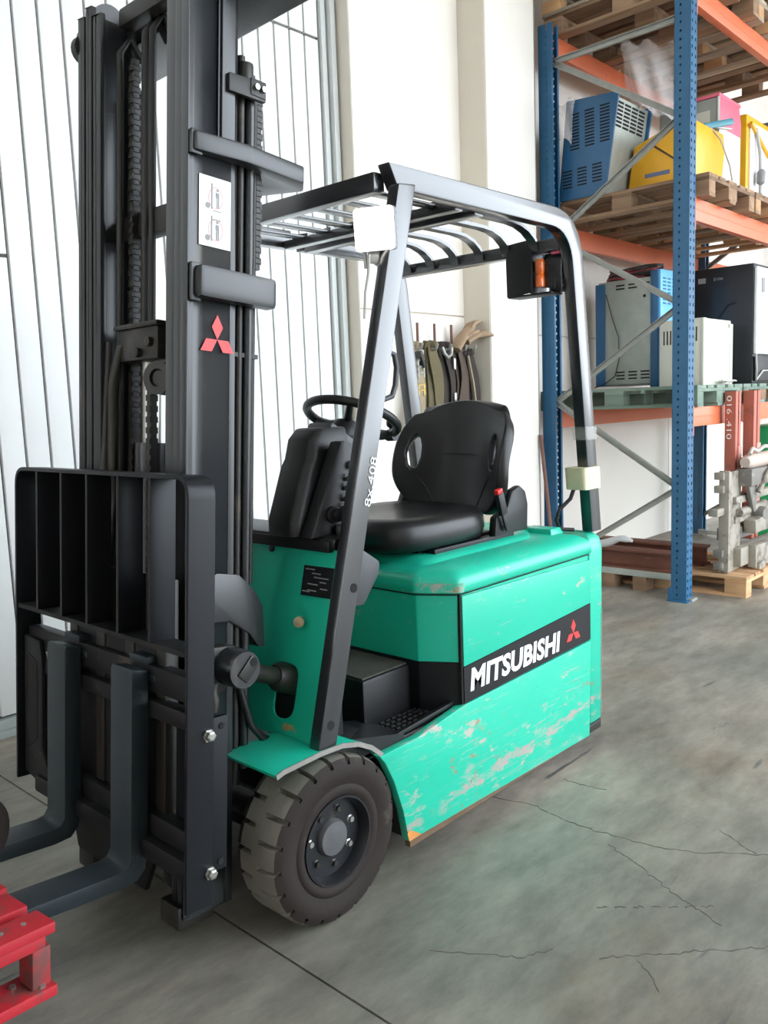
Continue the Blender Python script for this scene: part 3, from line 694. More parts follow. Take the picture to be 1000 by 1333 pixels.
# --- dashboard pod, column and steering wheel
def pod(z, pts): return [(x, y, z) for x, y in pts]
part('dash_pod', MB().loft([pod(1.036, [(1.487, 1.832), (1.487, 1.735), (1.500, 1.720), (1.62, 1.715), (1.66, 1.832)]),
                            pod(1.08, [(1.490, 1.835), (1.490, 1.735), (1.505, 1.718), (1.64, 1.715), (1.68, 1.835)]),
                            pod(1.225, [(1.553, 1.842), (1.553, 1.752), (1.572, 1.730), (1.70, 1.725), (1.74, 1.842)]),
                            pod(1.245, [(1.568, 1.842), (1.568, 1.750), (1.588, 1.730), (1.71, 1.725), (1.75, 1.842)]),
                            pod(1.300, [(1.583, 1.840), (1.583, 1.755), (1.600, 1.735), (1.72, 1.73), (1.76, 1.840)]),
                            pod(1.330, [(1.610, 1.832), (1.610, 1.762), (1.625, 1.745), (1.72, 1.74), (1.75, 1.832)])]), PLAST, bevel=.010, smooth=40)
part('dash_side_plate', MB().prism([(1.500, 1.712, 1.036), (1.640, 1.712, 1.036), (1.74, 1.712, 1.26), (1.648, 1.712, 1.292), (1.628, 1.712, 1.292)], (0, -.045, 0)), PLAST, bevel=.008)
kb = part('hydraulic_cap', MB().lathe([(.024, 0), (.024, .010), (.017, .012), (.015, .026), (.019, .028), (.018, .036), (.010, .038)], (1.588, 1.667, 1.092), (-.25, -.95, .1), 18), PLAST, smooth=40)
for z in (1.225,):
    part('key_switch', MB().lathe([(.012, 0), (.012, .012), (.007, .014)], (1.660, 1.667, z), (0, -1, 0), 14), PLASTG, smooth=40)
for k, z in enumerate((1.105, 1.13, 1.16, 1.185)):
    part('wire_clip', MB().tube([(1.617 + k * .007, 1.665, z), (1.622 + k * .007, 1.655, z + .006), (1.624 + k * .007, 1.652, z + .016)], .006, 6), CABLEB)
part('pod_screw', MB().lathe([(.008, -.002), (.008, .004)], (1.500, 1.785, 1.085), (-1, 0, .2), 10), DARK)
sc_ = Vector((1.895, 1.885, 1.348))
sr, su, sn = basis((.42, 0.06, .90), (0, 1, 0))
def SWP(x, y, z): return sc_ + sr * x + su * y + sn * z
sw = part('steering_wheel', MB(SWP).tube([(.146 * math.cos(t), .146 * math.sin(t), 0) for t in [2 * math.pi * k / 40 for k in range(40)]], .0145, 10, closed=True), VINYL, smooth=80)
hubc = Vector((1.853, 1.866, 1.330))
for a in (math.radians(100), math.radians(220), math.radians(340)):
    e_ = SWP(.142 * math.cos(a), .142 * math.sin(a), -.002); m_ = hubc.lerp(e_, .5) - sn * .006
    part('spoke', MB().tube([hubc + (e_ - hubc) * .12, m_, e_], [.017, .012, .010], 8), VINYL, sw, smooth=80)
part('hub', MB().lathe([(.034, -.050), (.044, -.044), (.046, -.012), (.040, .004), (.0, .008)], hubc, tuple(sn), 20), PLAST, sw, smooth=40)
kn = SWP(.137, -.05, .03)
part('spinner_knob', MB().lathe([(.0, -.034), (.008, -.034), (.010, -.012), (.020, -.006), (.0245, .006), (.021, .018), (.010, .024), (0, .025)], kn, tuple(sn), 16).lathe([(.019, -.02), (.019, .012)], kn - sn * .035, tuple(su), 12), PLAST, sw, smooth=50)
part('steering_column', MB().tube([(1.765, 1.815, 1.19), (1.825, 1.848, 1.268), (1.846, 1.862, 1.312)], [.040, .037, .035], 14), PLAST, smooth=60)
part('column_shroud', MB().prism([(1.66, 1.75, 1.315), (1.76, 1.74, 1.245), (1.76, 1.85, 1.245), (1.66, 1.85, 1.315)], (.02, 0, .03)), PLASTG, bevel=.008)
part('knee_guard', MB().prism([(1.59, 1.612, 1.000), (1.640, 1.612, .995), (1.712, 1.612, .948), (1.706, 1.612, .912), (1.640, 1.612, .832), (1.565, 1.612, .84)], (0, .10, 0)), PLASTG, bevel=.012, smooth=50)
part('control_lever', MB().tube([(1.90, 2.22, .88), (1.93, 2.20, 1.02), (1.96, 2.19, 1.09)], .012, 8).lathe([(0, -.02), (.02, -.012), (.022, .005), (0, .022)], (1.965, 2.188, 1.10), (0, 0, 1), 12), PLAST, smooth=60)

# --- seat
def superell(cx, cy_, ax, ay, z, e=3.2, n=36):
    out = []
    for k in range(n):
        t = 2 * math.pi * k / n; c, s = math.cos(t), math.sin(t)
        out.append((cx + ax * math.copysign(abs(c) ** (2 / e), c), cy_ + ay * math.copysign(abs(s) ** (2 / e), s), z))
    return out
SY = 1.985
part('seat_base', MB().box(2.08, 2.50, SY - .20, SY + .20, .888, .915), PLAST, bevel=.006)
for s in (-1, 1): part('seat_rail', MB().box(2.10, 2.56, SY + s * .235 - .018, SY + s * .235 + .018, .888, .908), BLACKP, bevel=.004)
cu = MB()
secs = []
for z, dx, dy in ((.905, -.045, -.035), (.915, -.012, -.008), (.945, 0, 0), (.985, -.002, -.004), (1.008, -.018, -.018), (1.016, -.05, -.05), (1.010, -.09, -.085), (1.000, -.15, -.13), (.997, -.22, -.2)):
    secs.append(superell(2.205, SY, .285 + dx, .262 + dy, z))
cu.loft(secs)
seat = part('seat_cushion', cu, VINYL, smooth=80)
# backrest shell with a grip opening in each wing
bm = bmesh.new(); NU, NV = 64, 44
def back_pt(s, v):
    lo = max(0, (.42 - v) / .42); hi = max(0, (v - .55) / .45)
    half = .268 * math.sqrt(max(.02, 1 - .62 * lo ** 2.2)) * math.sqrt(max(.02, 1 - .55 * hi ** 3.2))
    x = 2.560 + .070 * v - .105 * abs(s) ** 2.4 * (.22 + .78 * math.sin(min(1, v * 1.05) * math.pi)) + .010 * math.cos(s * 3.2)
    z = .965 + .425 * v - .035 * v * abs(s) ** 2.5
    return Vector((x, SY + s * half, z))
HS, HV, RS, RV = .745, .56, .085, .150
def hole_d(s, v): return math.sqrt(((abs(s) - HS) / RS) ** 2 + ((v - HV) / RV) ** 2)
par = {}; grid = []
for j in range(NV + 1):
    row = []
    for i in range(NU + 1):
        s_, v_ = -1 + 2 * i / NU, j / NV
        vt_ = bm.verts.new(back_pt(s_, v_)); par[vt_] = (s_, v_); row.append(vt_)
    grid.append(row)
for j in range(NV):
    for i in range(NU):
        s_ = -1 + 2 * (i + .5) / NU; v_ = (j + .5) / NV
        if hole_d(s_, v_) < 1: continue
        bm.faces.new((grid[j][i], grid[j][i + 1], grid[j + 1][i + 1], grid[j + 1][i]))
bmesh.ops.delete(bm, geom=[v for v in bm.verts if not v.link_faces], context='VERTS')
for v in bm.verts:
    s_, v_ = par[v]
    if v.is_boundary and hole_d(s_, v_) < 1.6:
        d_ = hole_d(s_, v_); sg = 1 if s_ > 0 else -1
        v.co = back_pt(sg * (HS + (abs(s_) - HS) / d_), HV + (v_ - HV) / d_)
bmesh.ops.recalc_face_normals(bm, faces=bm.faces)
for v in bm.verts: v.co -= Vector(FL['_o'])
me = bpy.data.meshes.new('backrest'); bm.to_mesh(me); bm.free()
me.polygons.foreach_set('use_smooth', [True] * len(me.polygons)); me.materials.append(VINYL)
sb = bpy.data.objects.new('seat_backrest', me); COL.objects.link(sb); sb.parent = FL; sb['_o'] = tuple(FL['_o'])
md = sb.modifiers.new('thick', 'SOLIDIFY'); md.thickness = .045; md.offset = 0
md = sb.modifiers.new('soft', 'SUBSURF'); md.levels = 1; md.render_levels = 1
for sg in (-1, 1):
    part('piping', MB().tube([back_pt(sg * q, v) + Vector((-.0225, 0, 0)) for q, v in ((.50, .03), (.52, .12), (.56, .22), (.62, .30), (.70, .345), (.80, .36))], .0045, 6), VINYL, sb, smooth=60)
part('seam', MB().tube([back_pt(q, .52) + Vector((-.0215, 0, 0)) for q in (-.35, -.2, 0, .2, .35)], .0025, 5), VINYL, sb, smooth=60)
part('back_shell', MB().loft([[(2.60 + a, SY - .20, z), (2.60 + a, SY + .20, z), (2.655 + a, SY + .15, z), (2.655 + a, SY - .15, z)] for z, a in ((.99, -.01), (1.1, .005), (1.22, .02), (1.26, .015))]), PLASTG, sb, bevel=.02, smooth=60)
for s in (-1, 1):
    yb = SY + s * .252
    part('seat_bracket', MB().prism([(x, yb - .016, z) for x, z in ((2.42, .905), (2.63, .905), (2.635, 1.00), (2.62, 1.05), (2.585, 1.075), (2.53, 1.06), (2.50, 1.00), (2.43, .975))], (0, .032, 0)), PLAST, bevel=.010, smooth=50)
    part('bracket_bolt', MB().lathe([(.010, 0), (.010, .006), (.005, .008)], (2.475, yb - .017, .93), (0, -1, 0), 10), CHROME)
bk = part('belt_buckle', MB().bar((2.448, 1.700, .985), (2.420, 1.698, 1.062), .034, .020, (0, 1, 0)).bar((2.475, 1.702, .925), (2.446, 1.70, .99), .022, .010, (0, 1, 0)), PLAST, bevel=.004)
part('release_button', MB().bar((2.4195, 1.698, 1.062), (2.415, 1.6975, 1.078), .030, .018, (0, 1, 0)), pm('red_button', (0.75, 0.02, 0.02), .35), bk, bevel=.003)

# --- wheels
def wheel(cx, y_out, sgn, name, R=.2285, wd=.178):
    cyy = y_out
    NL = 21; angs = []
    for k in range(NL):
        for q, g in ((0.0, 0), (.40, 0), (.43, 1), (.57, 1), (.60, 0)):
            angs.append((2 * math.pi * (k + q) / NL, g))
    prof = [(0.118, .016), (.132, .006), (.146, .006), (.152, .011), (.172, .004), (.190, .001), (.206, .006), (.2225, .016, 1), (.2285, .034, 1), (.2285, .066, 1), (.2285, .078), (.2285, .100), (.2285, .112, 2), (.2285, .144, 2), (.2225, .162, 2), (.206, .172), (.15, .174), (.118, .16)]
    n = len(angs); secs = []
    for pr in prof:
        r0, t = pr[0] * R / .2285, pr[1]; sh = pr[2] if len(pr) > 2 else 0
        sec = []
        for i, (a, g) in enumerate(angs):
            aa = a + (math.pi / NL if sh == 2 or t > .09 else 0)
            r = r0 - (.020 if (sh and g) else 0)
            sec.append((cx + r * math.cos(aa), cyy + sgn * t, R + r * math.sin(aa)))
        secs.append(sec)
    ty = part(name, MB().loft(secs[7:14], cap=False), RUBBER, smooth=30)
    part('sidewall', MB().loft(secs[:8], cap=False), RUBBERD, ty, smooth=50)
    part('sidewall', MB().loft(secs[13:], cap=False), RUBBERD, ty, smooth=50)
    ax = (0, -sgn, 0)
    part('rim', MB().lathe([(.118, -.03), (.124, -.008), (.121, .004), (.116, .004), (.108, -.012), (.104, -.045), (.092, -.052), (.060, -.050), (.056, -.044), (.0, -.044)], (cx, cyy + sgn * .012, R), ax, 40), RIMM, ty, smooth=40)
    part('hub_cap', MB().lathe([(.052, -.05), (.050, -.022), (.046, -.014), (.0, -.010)], (cx, cyy + sgn * .012, R), ax, 28), pm('hub_grey', (0.085, 0.085, 0.09), .5, var=.3, scale=30), ty, smooth=40)
    for k in range(7):
        a = 2 * math.pi * k / 7 + .3
        part('wheel_nut', MB().lathe([(.0115, -.05), (.0115, -.030), (.008, -.028), (.008, -.020)], (cx + .078 * math.cos(a), cyy + sgn * .012, R + .078 * math.sin(a)), ax, 6), GREASE if k % 3 else CHROME, ty, smooth=20)
    return ty
wheel(1.456, 1.556, 1, 'front_wheel')
wheel(1.456, mir(1.556), -1, 'front_wheel')
wheel(2.60, 1.96, 1, 'rear_wheel', R=.19)
part('axle', MB().tube([(1.456, 1.70, .2285), (1.456, 2.38, .2285)], .05, 14), GREASE)

# ------------------------------------------------------------------ mast (leans back 5 degrees)
TH = math.radians(5.0); CT, ST = math.cos(TH), math.sin(TH); MX0 = 1.079
def MT(a, y, h): return Vector((MX0 + a * CT + h * ST, y, h * CT - a * ST))
MC = 2.035
def mm(y): return 2 * MC - y
HT = 2.50
for side in (0, 1):
    F = (lambda y: y) if side == 0 else mm
    def bx(mb, a0, a1, y0, y1, h0, h1):
        ya, yb = sorted((F(y0), F(y1))); return mb.box(a0, a1, ya, yb, h0, h1)
    r = part('outer_mast_rail', bx(bx(bx(MB(MT), 0, .145, 1.765, 1.782, .10, HT), 0, .018, 1.765, 1.797, .10, HT), .127, .145, 1.765, 1.83, .10, HT), MASTP, bevel=.003)
    part('middle_mast_rail', bx(bx(bx(MB(MT), .004, .125, 1.800, 1.812, .13, HT + .02), .004, .020, 1.800, 1.830, .13, HT + .02), .110, .125, 1.80, 1.85, .13, HT + .02), MASTP, bevel=.003)
    part('inner_mast_rail', bx(bx(bx(MB(MT), .008, .120, 1.833, 1.846, .16, HT - .01), .008, .024, 1.833, 1.873, .16, HT - .01), .105, .120, 1.833, 1.875, .16, HT - .01), MASTP, bevel=.003)
    part('mast_foot', bx(MB(MT), -.01, .10, 1.775, 1.86, .07, .13), GREASE, bevel=.006)
for h0, h1, a0 in ((2.465, 2.515, .06), (1.885, 1.955, .075), (1.10, 1.18, .10), (.70, .80, .12), (.14, .24, .10)):
    part('mast_crossmember', MB(MT).box(a0, a0 + .045, 1.875, mm(1.875), h0, h1), GREASE, bevel=.008)
part('lift_cylinder', MB(MT).tube([(.085, 2.06, .20), (.085, 2.06, 1.32)], .045, 18), MASTP, smooth=50)
part('cylinder_rod', MB(MT).tube([(.085, 2.06, 1.32), (.085, 2.06, 1.55)], .026, 14), CHROME, smooth=50)
part('lift_cylinder', MB(MT).tube([(.13, 1.90, .20), (.13, 1.90, 2.3)], .030, 14), MASTP, smooth=50)
part('lift_cylinder', MB(MT).tube([(.13, mm(1.90), .20), (.13, mm(1.90), 2.3)], .030, 14), MASTP, smooth=50)
hd = part('chain_head', MB(MT).box(.03, .11, 1.945, 2.145, 1.54, 1.635).box(.02, .12, 1.935, 2.155, 1.625, 1.640), GREASE, bevel=.008)
part('pulley', MB(MT).lathe([(.0, -.010), (.020, -.010), (.024, -.018), (.044, -.018), (.044, -.012), (.034, -.006), (.034, .006), (.044, .012), (.044, .018), (.024, .018), (.020, .010), (.0, .010)], (.05, 1.958, 1.49), (1, 0.35, 0), 24), GREASE, hd, smooth=30)
for (y, h) in ((1.975, 1.585), (2.03, 1.56)): part('bolt', MB(MT).lathe([(.013, -.0), (.013, .014), (.006, .016)], (.03, y, h), (-1, 0, 0), 8), GREASE, hd)
def chain(name, a, y, h0, h1):
    mb = MB(MT); k = 0; h = h0
    while h < h1:
        wdt = .013 if k % 2 else .009
        mb.box(a - wdt, a + wdt, y - .010, y + .010, h, h + .0165); h += .0145; k += 1
    return part(name, mb, GREASE)
chain('lift_chain', .07, 2.125, .75, 2.35)
chain('lift_chain', .055, 2.01, .75, 1.50)
for (a, y, r, h0, h1) in ((.045, 2.158, .010, 1.0, 2.38), (.075, 2.075, .013, 1.64, 2.42), (.075, 2.043, .010, 1.64, 2.42)):
    part('hose', MB(MT).tube([(a, y, h0), (a, y, (h0 + h1) / 2), (a, y, h1), (a + .03, y, h1 + .05), (a + .07, y, h1)], r, 8), CABLEB, smooth=60)
part('hose_guide', MB(MT).tube([(.03, 2.165, .95), (.025, 2.16, 1.3), (.022, 2.155, 1.48), (.035, 2.135, 1.58), (.06, 2.10, 1.60)], .014, 8), GREASE, smooth=60)
part('roller', MB(MT).lathe([(.045, -.015), (.048, 0), (.045, .015)], (.050, 2.312, 2.455), (0, 1, 0), 20), MASTP, smooth=30)
part('roller', MB(MT).lathe([(.040, -.012), (.040, .012)], (.030, 2.318, 2.43), (0, 1, 0), 20), GREASE, smooth=30)
part('roller', MB(MT).lathe([(.05, -.018), (.052, 0), (.05, .018)], (.07, 2.27, 2.50), (0, 1, 0), 20), MASTP, smooth=30)
# side of the near rail: strip, brackets, sticker, emblem, pipes
YS = 1.765
part('rail_strip', MB(MT).box(.088, .128, YS - .014, YS, 2.06, HT).box(.082, .090, YS - .006, YS, 2.07, HT), MASTP, bevel=.003)
ub = part('upper_bracket', MB(MT).prism([(.005, 1.742, 2.022), (.150, 1.722, 2.022), (.345, 1.735, 2.022), (.392, 1.790, 2.022), (.335, 1.945, 2.022), (.285, 1.945, 2.022), (.288, 1.840, 2.022), (.235, 1.782, 2.022), (.16, 1.765, 2.022), (.005, YS, 2.022)], (0, 0, .046)), MASTP, bevel=.006)
part('lower_bracket', MB(MT).box(.010, .248, 1.722, YS, 1.672, 1.752), MASTP, bevel=.014, smooth=50)
part('bracket_weld', MB(MT).box(.002, .032, 1.752, YS, 1.665, 1.76).box(.0, .035, 1.752, YS, 2.015, 2.075), MASTP, bevel=.008)
part('mast_top_plate', MB(MT).prism([(.13, 1.66, 2.45), (.292, 1.655, 2.45), (.300, 1.99, 2.45), (.300, 2.42, 2.45), (.13, 2.42, 2.45)], (0, 0, .10)), MASTP, bevel=.008)
st = part('safety_sticker', MB(MT).box(.031, .126, YS - .0015, YS, 1.806, 1.976), WHITEP); st['label'] = 'white warning sticker with two pictograms'
pic = MB(MT); red_ = MB(MT)
for hb in (1.900, 1.822):
    pic.box(.066, .070, YS - .0025, YS - .001, hb - .002, hb + .060)
    pic.lathe([(.0075, .001), (.0075, .002)], (.056, YS, hb + .005), (0, -1, 0), 12)
    pic.box(.080, .090, YS - .0025, YS - .001, hb + .028, hb + .040).box(.082, .085, YS - .0025, YS - .001, hb + .002, hb + .028).box(.087, .090, YS - .0025, YS - .001, hb + .002, hb + .028)
    pic.lathe([(.004, .001), (.004, .002)], (.085, YS, hb + .046), (0, -1, 0), 10)
    ring_o = [(.080 + .023 * math.cos(t), YS - .001, hb + .026 + .027 * math.sin(t)) for t in [2 * math.pi * k / 20 for k in range(20)]]
    ring_i = [(.080 + .020 * math.cos(t), YS - .001, hb + .026 + .024 * math.sin(t)) for t in [2 * math.pi * k / 20 for k in range(20)]]
    red_.ring(ring_o, ring_i, (0, -.0011, 0))
pic.box(.070, .098, YS - .0025, YS - .001, 1.894, 1.896).box(.072, .095, YS - .0025, YS - .001, 1.872, 1.875)
tag(part('pictogram', pic, GREYPR, st, smooth=0), kind='stuff'); part('prohibition_ring', red_, PINKPR, st, smooth=0)
mbe = MB(MT)
for q in diamonds(lambda u, v: (.088 + u * .034, YS - .0012, 1.580 + v * .0355)): mbe.prism(q, (0, -.0008, 0))
part('emblem', mbe, RED, smooth=0)
for (a, y, r, h0, h1) in ((.163, 1.775, .010, .45, 2.30), (.190, 1.772, .013, .45, 2.26), (.212, 1.782, .008, .95, 2.20), (.180, 1.80, .018, .40, 2.28)):
    part('hydraulic_pipe', MB(MT).tube([(a, y, h0), (a, y, h1)], r, 10), MASTP if r > .01 else GREASE, smooth=60)
chain('side_chain', .226, 1.79, 1.78, 2.24)
cb = part('pipe_clamp', MB(MT).prism([(.10, 1.752, 2.188), (.215, 1.752, 2.192), (.215, 1.752, 2.205), (.20, 1.752, 2.24), (.10, 1.752, 2.232)], (0, -.014, 0)).box(.165, .213, 1.735, 1.745, 2.198, 2.240).lathe([(.022, 0), (.022, .05)], (.175, 1.775, 2.235), (0, 0, 1), 12), GREASE, bevel=.003)
for a in (.178, .200): part('bolt', MB(MT).lathe([(.008, 0), (.008, .010)], (a, 1.735, 2.218), (0, -1, 0), 6), CHROME, cb)
part('pipe_bracket', MB(MT).box(.145, .222, 1.768, 1.784, 1.545, 1.556), GREASE)
# tilt cylinder and its apron bracket
part('tilt_apron', MB().prism([(1.19, 1.752, .955), (1.25, 1.752, .978), (1.32, 1.752, .962), (1.365, 1.752, .915), (1.392, 1.752, .865), (1.392, 1.752, .75), (1.37, 1.752, .755), (1.34, 1.752, .80), (1.28, 1.752, .845), (1.19, 1.752, .855)], (0, .05, 0)), MASTP, bevel=.005)
part('tilt_bracket', MB().prism([(1.17, 1.735, .80), (1.28, 1.735, .785), (1.30, 1.735, .74), (1.28, 1.735, .69), (1.17, 1.735, .65)], (0, .04, 0)), GREASE, bevel=.006)
eye = part('tilt_rod_eye', MB().lathe([(.020, -.045), (.047, -.045), (.050, -.038), (.050, .030), (.03, .034)], (1.258, 1.715, .736), (0, 1, 0), 24), MASTP, smooth=40)
part('pin_hole', MB().lathe([(.012, .0), (.012, .004)], (1.282, 1.668, .752), (0, -1, 0), 14), DARK, eye)
part('pin_plate', MB().bar((1.245, 1.668, .715), (1.290, 1.668, .757), .006, .036, (0, 0, 1)), GREASE, eye, bevel=.003)
part('tilt_rod', MB().tube([(1.27, 1.722, .730), (1.33, 1.728, .700), (1.45, 1.745, .648)], [.030, .024, .024], 14), GREASE, smooth=60)
part('tilt_cylinder', MB().tube([(1.405, 1.740, .668), (1.425, 1.742, .660), (1.56, 1.758, .600)], [.030, .042, .042], 18), GREASE, smooth=50)
part('tilt_hose', MB().tube([(1.29, 1.76, .72), (1.31, 1.755, .62), (1.325, 1.75, .55), (1.36, 1.75, .505), (1.40, 1.76, .48)], .010, 8), CABLEB, smooth=60)

# ------------------------------------------------------------------ carriage, load backrest, forks (mast frame)
def flat(name, mb, mat=BLACKP, **k): return part(name, mb, mat, **k)
A0, A1 = -.100, -.026
yo0, yo1 = 1.608, 2.508; tb = .011
outl = rounded([(yo1, .298), (yo1, 1.243), (yo0, 1.243), (yo0, .215)], [0, .055, .055, 0], 6)
inl = rounded([(yo1 - tb, .298), (yo1 - tb, 1.243 - tb), (yo0 + tb, 1.243 - tb), (yo0 + tb, .215)], [0, .045, .045, 0], 6)
bf = flat('load_backrest', MB(MT).prism([(A0, p.x, p.y) for p in outl] + [(A0, p.x, p.y) for p in inl[::-1]], (A1 - A0, 0, 0)), bevel=.002)
flat('backrest_shelf', MB(MT).box(A0 + .004, A1, yo0 + tb, yo1 - tb, .822, .834), CARR)
for y in (2.368, 2.222, 2.080, 1.922, 1.774):
    flat('backrest_bar', MB(MT).box(A0 + .002, A1 - .002, y - .0055, y + .0055, .834, 1.233), bevel=.001)
for (a, h) in ((-.042, .632), (-.034, .296)):
    part('bolt', MB(MT).lathe([(.016, 0), (.016, .004), (.0125, .004), (.0125, .015), (.008, .017)], (a, yo0, h), (0, -1, 0), 6), CHROME, bf, smooth=20)
for s in (0, 1):
    y0, y1 = (1.614, 1.630) if s == 0 else (2.486, 2.502)
    cp = part('carriage_side_plate', MB(MT).box(-.025, .020, y0, y1, .290, .668), BLACKP, bevel=.003)
    if s == 0:
        for h in (.645, .312): part('bolt_hole', MB(MT).lathe([(.008, 0), (.008, .003)], (.000, y0, h), (0, -1, 0), 10), DARK, cp)
part('plate_lug', MB(MT).lathe([(.012, 0), (.016, .03), (.010, .05), (.012, .07)], (-.01, 1.635, .675), (0, 0, 1), 10), GREASE, smooth=40)
part('carriage_bar', MB(MT).box(-.068, -.028, 1.62, 2.49, .700, .765), CARR, bevel=.006)
part('carriage_bar', MB(MT).box(-.072, -.032, 1.62, 2.49, .635, .680), CARR, bevel=.008)
part('carriage_bar', MB(MT).box(-.070, -.025, 1.62, 2.49, .335, .390), CARR, bevel=.006)
part('carriage_lower_lip', MB(MT).box(-.095, -.035, 1.625, 2.40, .285, .335), CARR, bevel=.008)
part('carriage_plate', MB(MT).box(-.042, -.020, 1.82, 2.25, .30, .80), CARR, bevel=.004)
part('carriage_plate', MB(MT).box(-.030, -.012, 1.66, 1.76, .38, .66), BLACKP, bevel=.004)
for y in (1.80, 1.95, 2.10, 2.25):
    part('carriage_upright', MB(MT).box(-.048, -.010, y - .022, y + .022, .25, .98), GREASE, bevel=.006)
part('carriage_skirt', MB(MT).prism([(-.03, 1.83, .30), (-.03, 2.32, .30), (-.03, 2.26, .14), (-.03, 1.90, .14)], (.015, 0, 0)), CARR, bevel=.004)
part('carriage_end_plate', MB(MT).prism([(-.083, 2.488, .74), (-.083, 2.39, .735), (-.083, 2.375, .68), (-.083, 2.375, .42), (-.083, 2.30, .29), (-.083, 2.488, .32)], (.018, 0, 0)), CARR, bevel=.006)
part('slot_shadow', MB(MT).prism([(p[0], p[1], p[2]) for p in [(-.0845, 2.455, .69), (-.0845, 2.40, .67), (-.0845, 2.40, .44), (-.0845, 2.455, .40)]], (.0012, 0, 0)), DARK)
# rods hanging in front of the mast
for (y, h0, h1) in ((2.20, .80, 1.6), (2.165, .80, 1.2)):
    part('chain_rod', MB(MT).tube([(-.01, y, h0 - .1), (.0, y, h0), (.03, y - .01, h1)], .010, 7), GREASE, smooth=60)
def fork(yc_, wy, name='fork'):
    hb = .222; t = .040
    prof = [(-.075, .755), (-.118, .762), (-.122, .75), (-.124, .285), (-.134, .268), (-.155, .262), (-.60, .262), (-1.16, .250), (-1.165, .242), (-1.16, .234), (-.60, .224), (-.150, .220), (-.105, .226), (-.082, .250), (-.075, .30)]
    fo = part(name, MB(MT).prism([(a, yc_ - wy / 2, h) for a, h in prof], (0, wy, 0)), FORKP, bevel=.004)
    part('fork_hook', MB(MT).box(-.076, -.036, yc_ - wy / 2 + .01, yc_ + wy / 2 - .01, .766, .785), FORKP, fo, bevel=.004)
    part('fork_lock', MB(MT).lathe([(.016, -.02), (.016, .016), (.010, .022)], (-.055, yc_ - wy / 2, .735), (0, -1, 0), 12), FORKP, fo, smooth=40)
    return fo
fork(1.862, .100); fork(2.205, .104)

# ------------------------------------------------------------------ red pallet carried on the forks
p0 = MT(-.380, 1.682, .2630)
RP = local_thing('red_pallet', p0, (0, TH, math.radians(5)), 'red painted wooden pallet carried on the fork tips at the lower left', 'pallet')
LXP = -1.0
for k, (ya, yb, dx) in enumerate(((0.0, .075, 0.0), (.105, .195, -.004), (.215, .300, .008), (.325, .41, 0), (.435, .52, .004), (.545, .63, -.004), (.64, .72, 0))):
    db = MB().box(LXP, dx, ya, yb, 0.0, .024).build('deck_board', PALR, RP, bevel=.003)
    if k == 0:
        for x in (-.05, -.10): MB().lathe([(.006, .0235), (.006, .026)], (x, .04, 0), (0, 0, 1), 10).build('nail', CHROME, db)
for x in (-.075, -.50, -.93):
    MB().box(x - .055, x + .055, .004, .71, -.026, 0.0).build('cross_board', PALR, RP, bevel=.003)
for x, hx in ((-.028, .021), (-.50, .035), (-.95, .035)):
    for y in (.035, .36, .675):
        MB().box(x - hx, x + hx, y - .028, y + .028, -.112, -.026).build('block', PALR, RP, bevel=.004)
for y in (.038, .36, .678):
    bb = MB().box(LXP, .0, y - .045, y + .045, -.136, -.112).build('bottom_board', PALR, RP, bevel=.003)
    if y < .1:
        for (x, yy) in ((-.028, .012), (-.040, .055)): MB().lathe([(.008, 0), (.008, .006), (.004, .008)], (x - .03 * (yy > .03), yy - .004, -.112), (0, 0, 1), 8).build('nail', CHROME, bb)
tp = MT(-.428, 2.02, .2630 + .025 + .094)
ty = MB().lathe([(.050, -.035), (.075, -.04), (.088, -.036), (.094, -.02), (.095, 0), (.094, .02), (.088, .036), (.075, .04), (.050, .035), (.048, 0), (.050, -.035)], tp, (.35, -1, 0), 32, cap=False).build('small_tyre', RUBBERD, None, smooth=40, origin=tp)
tag(ty, 'small black tyre standing on the red pallet at the left edge', 'tyre')
MB().lathe([(.046, -.022), (.046, .022), (.030, .026), (.030, -.026)], tp, (.35, -1, 0), 24).build('rim', GREASE, ty, smooth=40)

# ------------------------------------------------------------------ pallet rack
RK = thing('pallet_rack', (6.7, 2.8, 0), 'tall pallet rack with blue perforated posts, orange beams and grey diagonal braces', 'rack')
def post_mesh(h):
    mb = MB(); w, dpt, t = .095, .105, .003; n = int(h / .05)
    # front face (at y=0) with two columns of slots, webs with one column of holes
    for x0, x1 in ((0, .016), (.030, .065), (.079, w)): mb.box(x0, x1, 0, t, 0, h)
    for x0 in (.016, .065):
        for k in range(n): mb.box(x0, x0 + .014, 0, t, k * .05, k * .05 + .030)
    for xw in (0, w - t):
        mb.box(xw, xw + t, 0, .058, 0, h).box(xw, xw + t, .070, dpt, 0, h)
        for k in range(n): mb.box(xw, xw + t, .058, .070, k * .05, k * .05 + .036)
    mb.box(0, .022, dpt - t, dpt, 0, h).box(w - .022, w, dpt - t, dpt, 0, h)
    return mesh_of(mb, 'post', BLUEP, 0, 0)
pme = post_mesh(3.93)
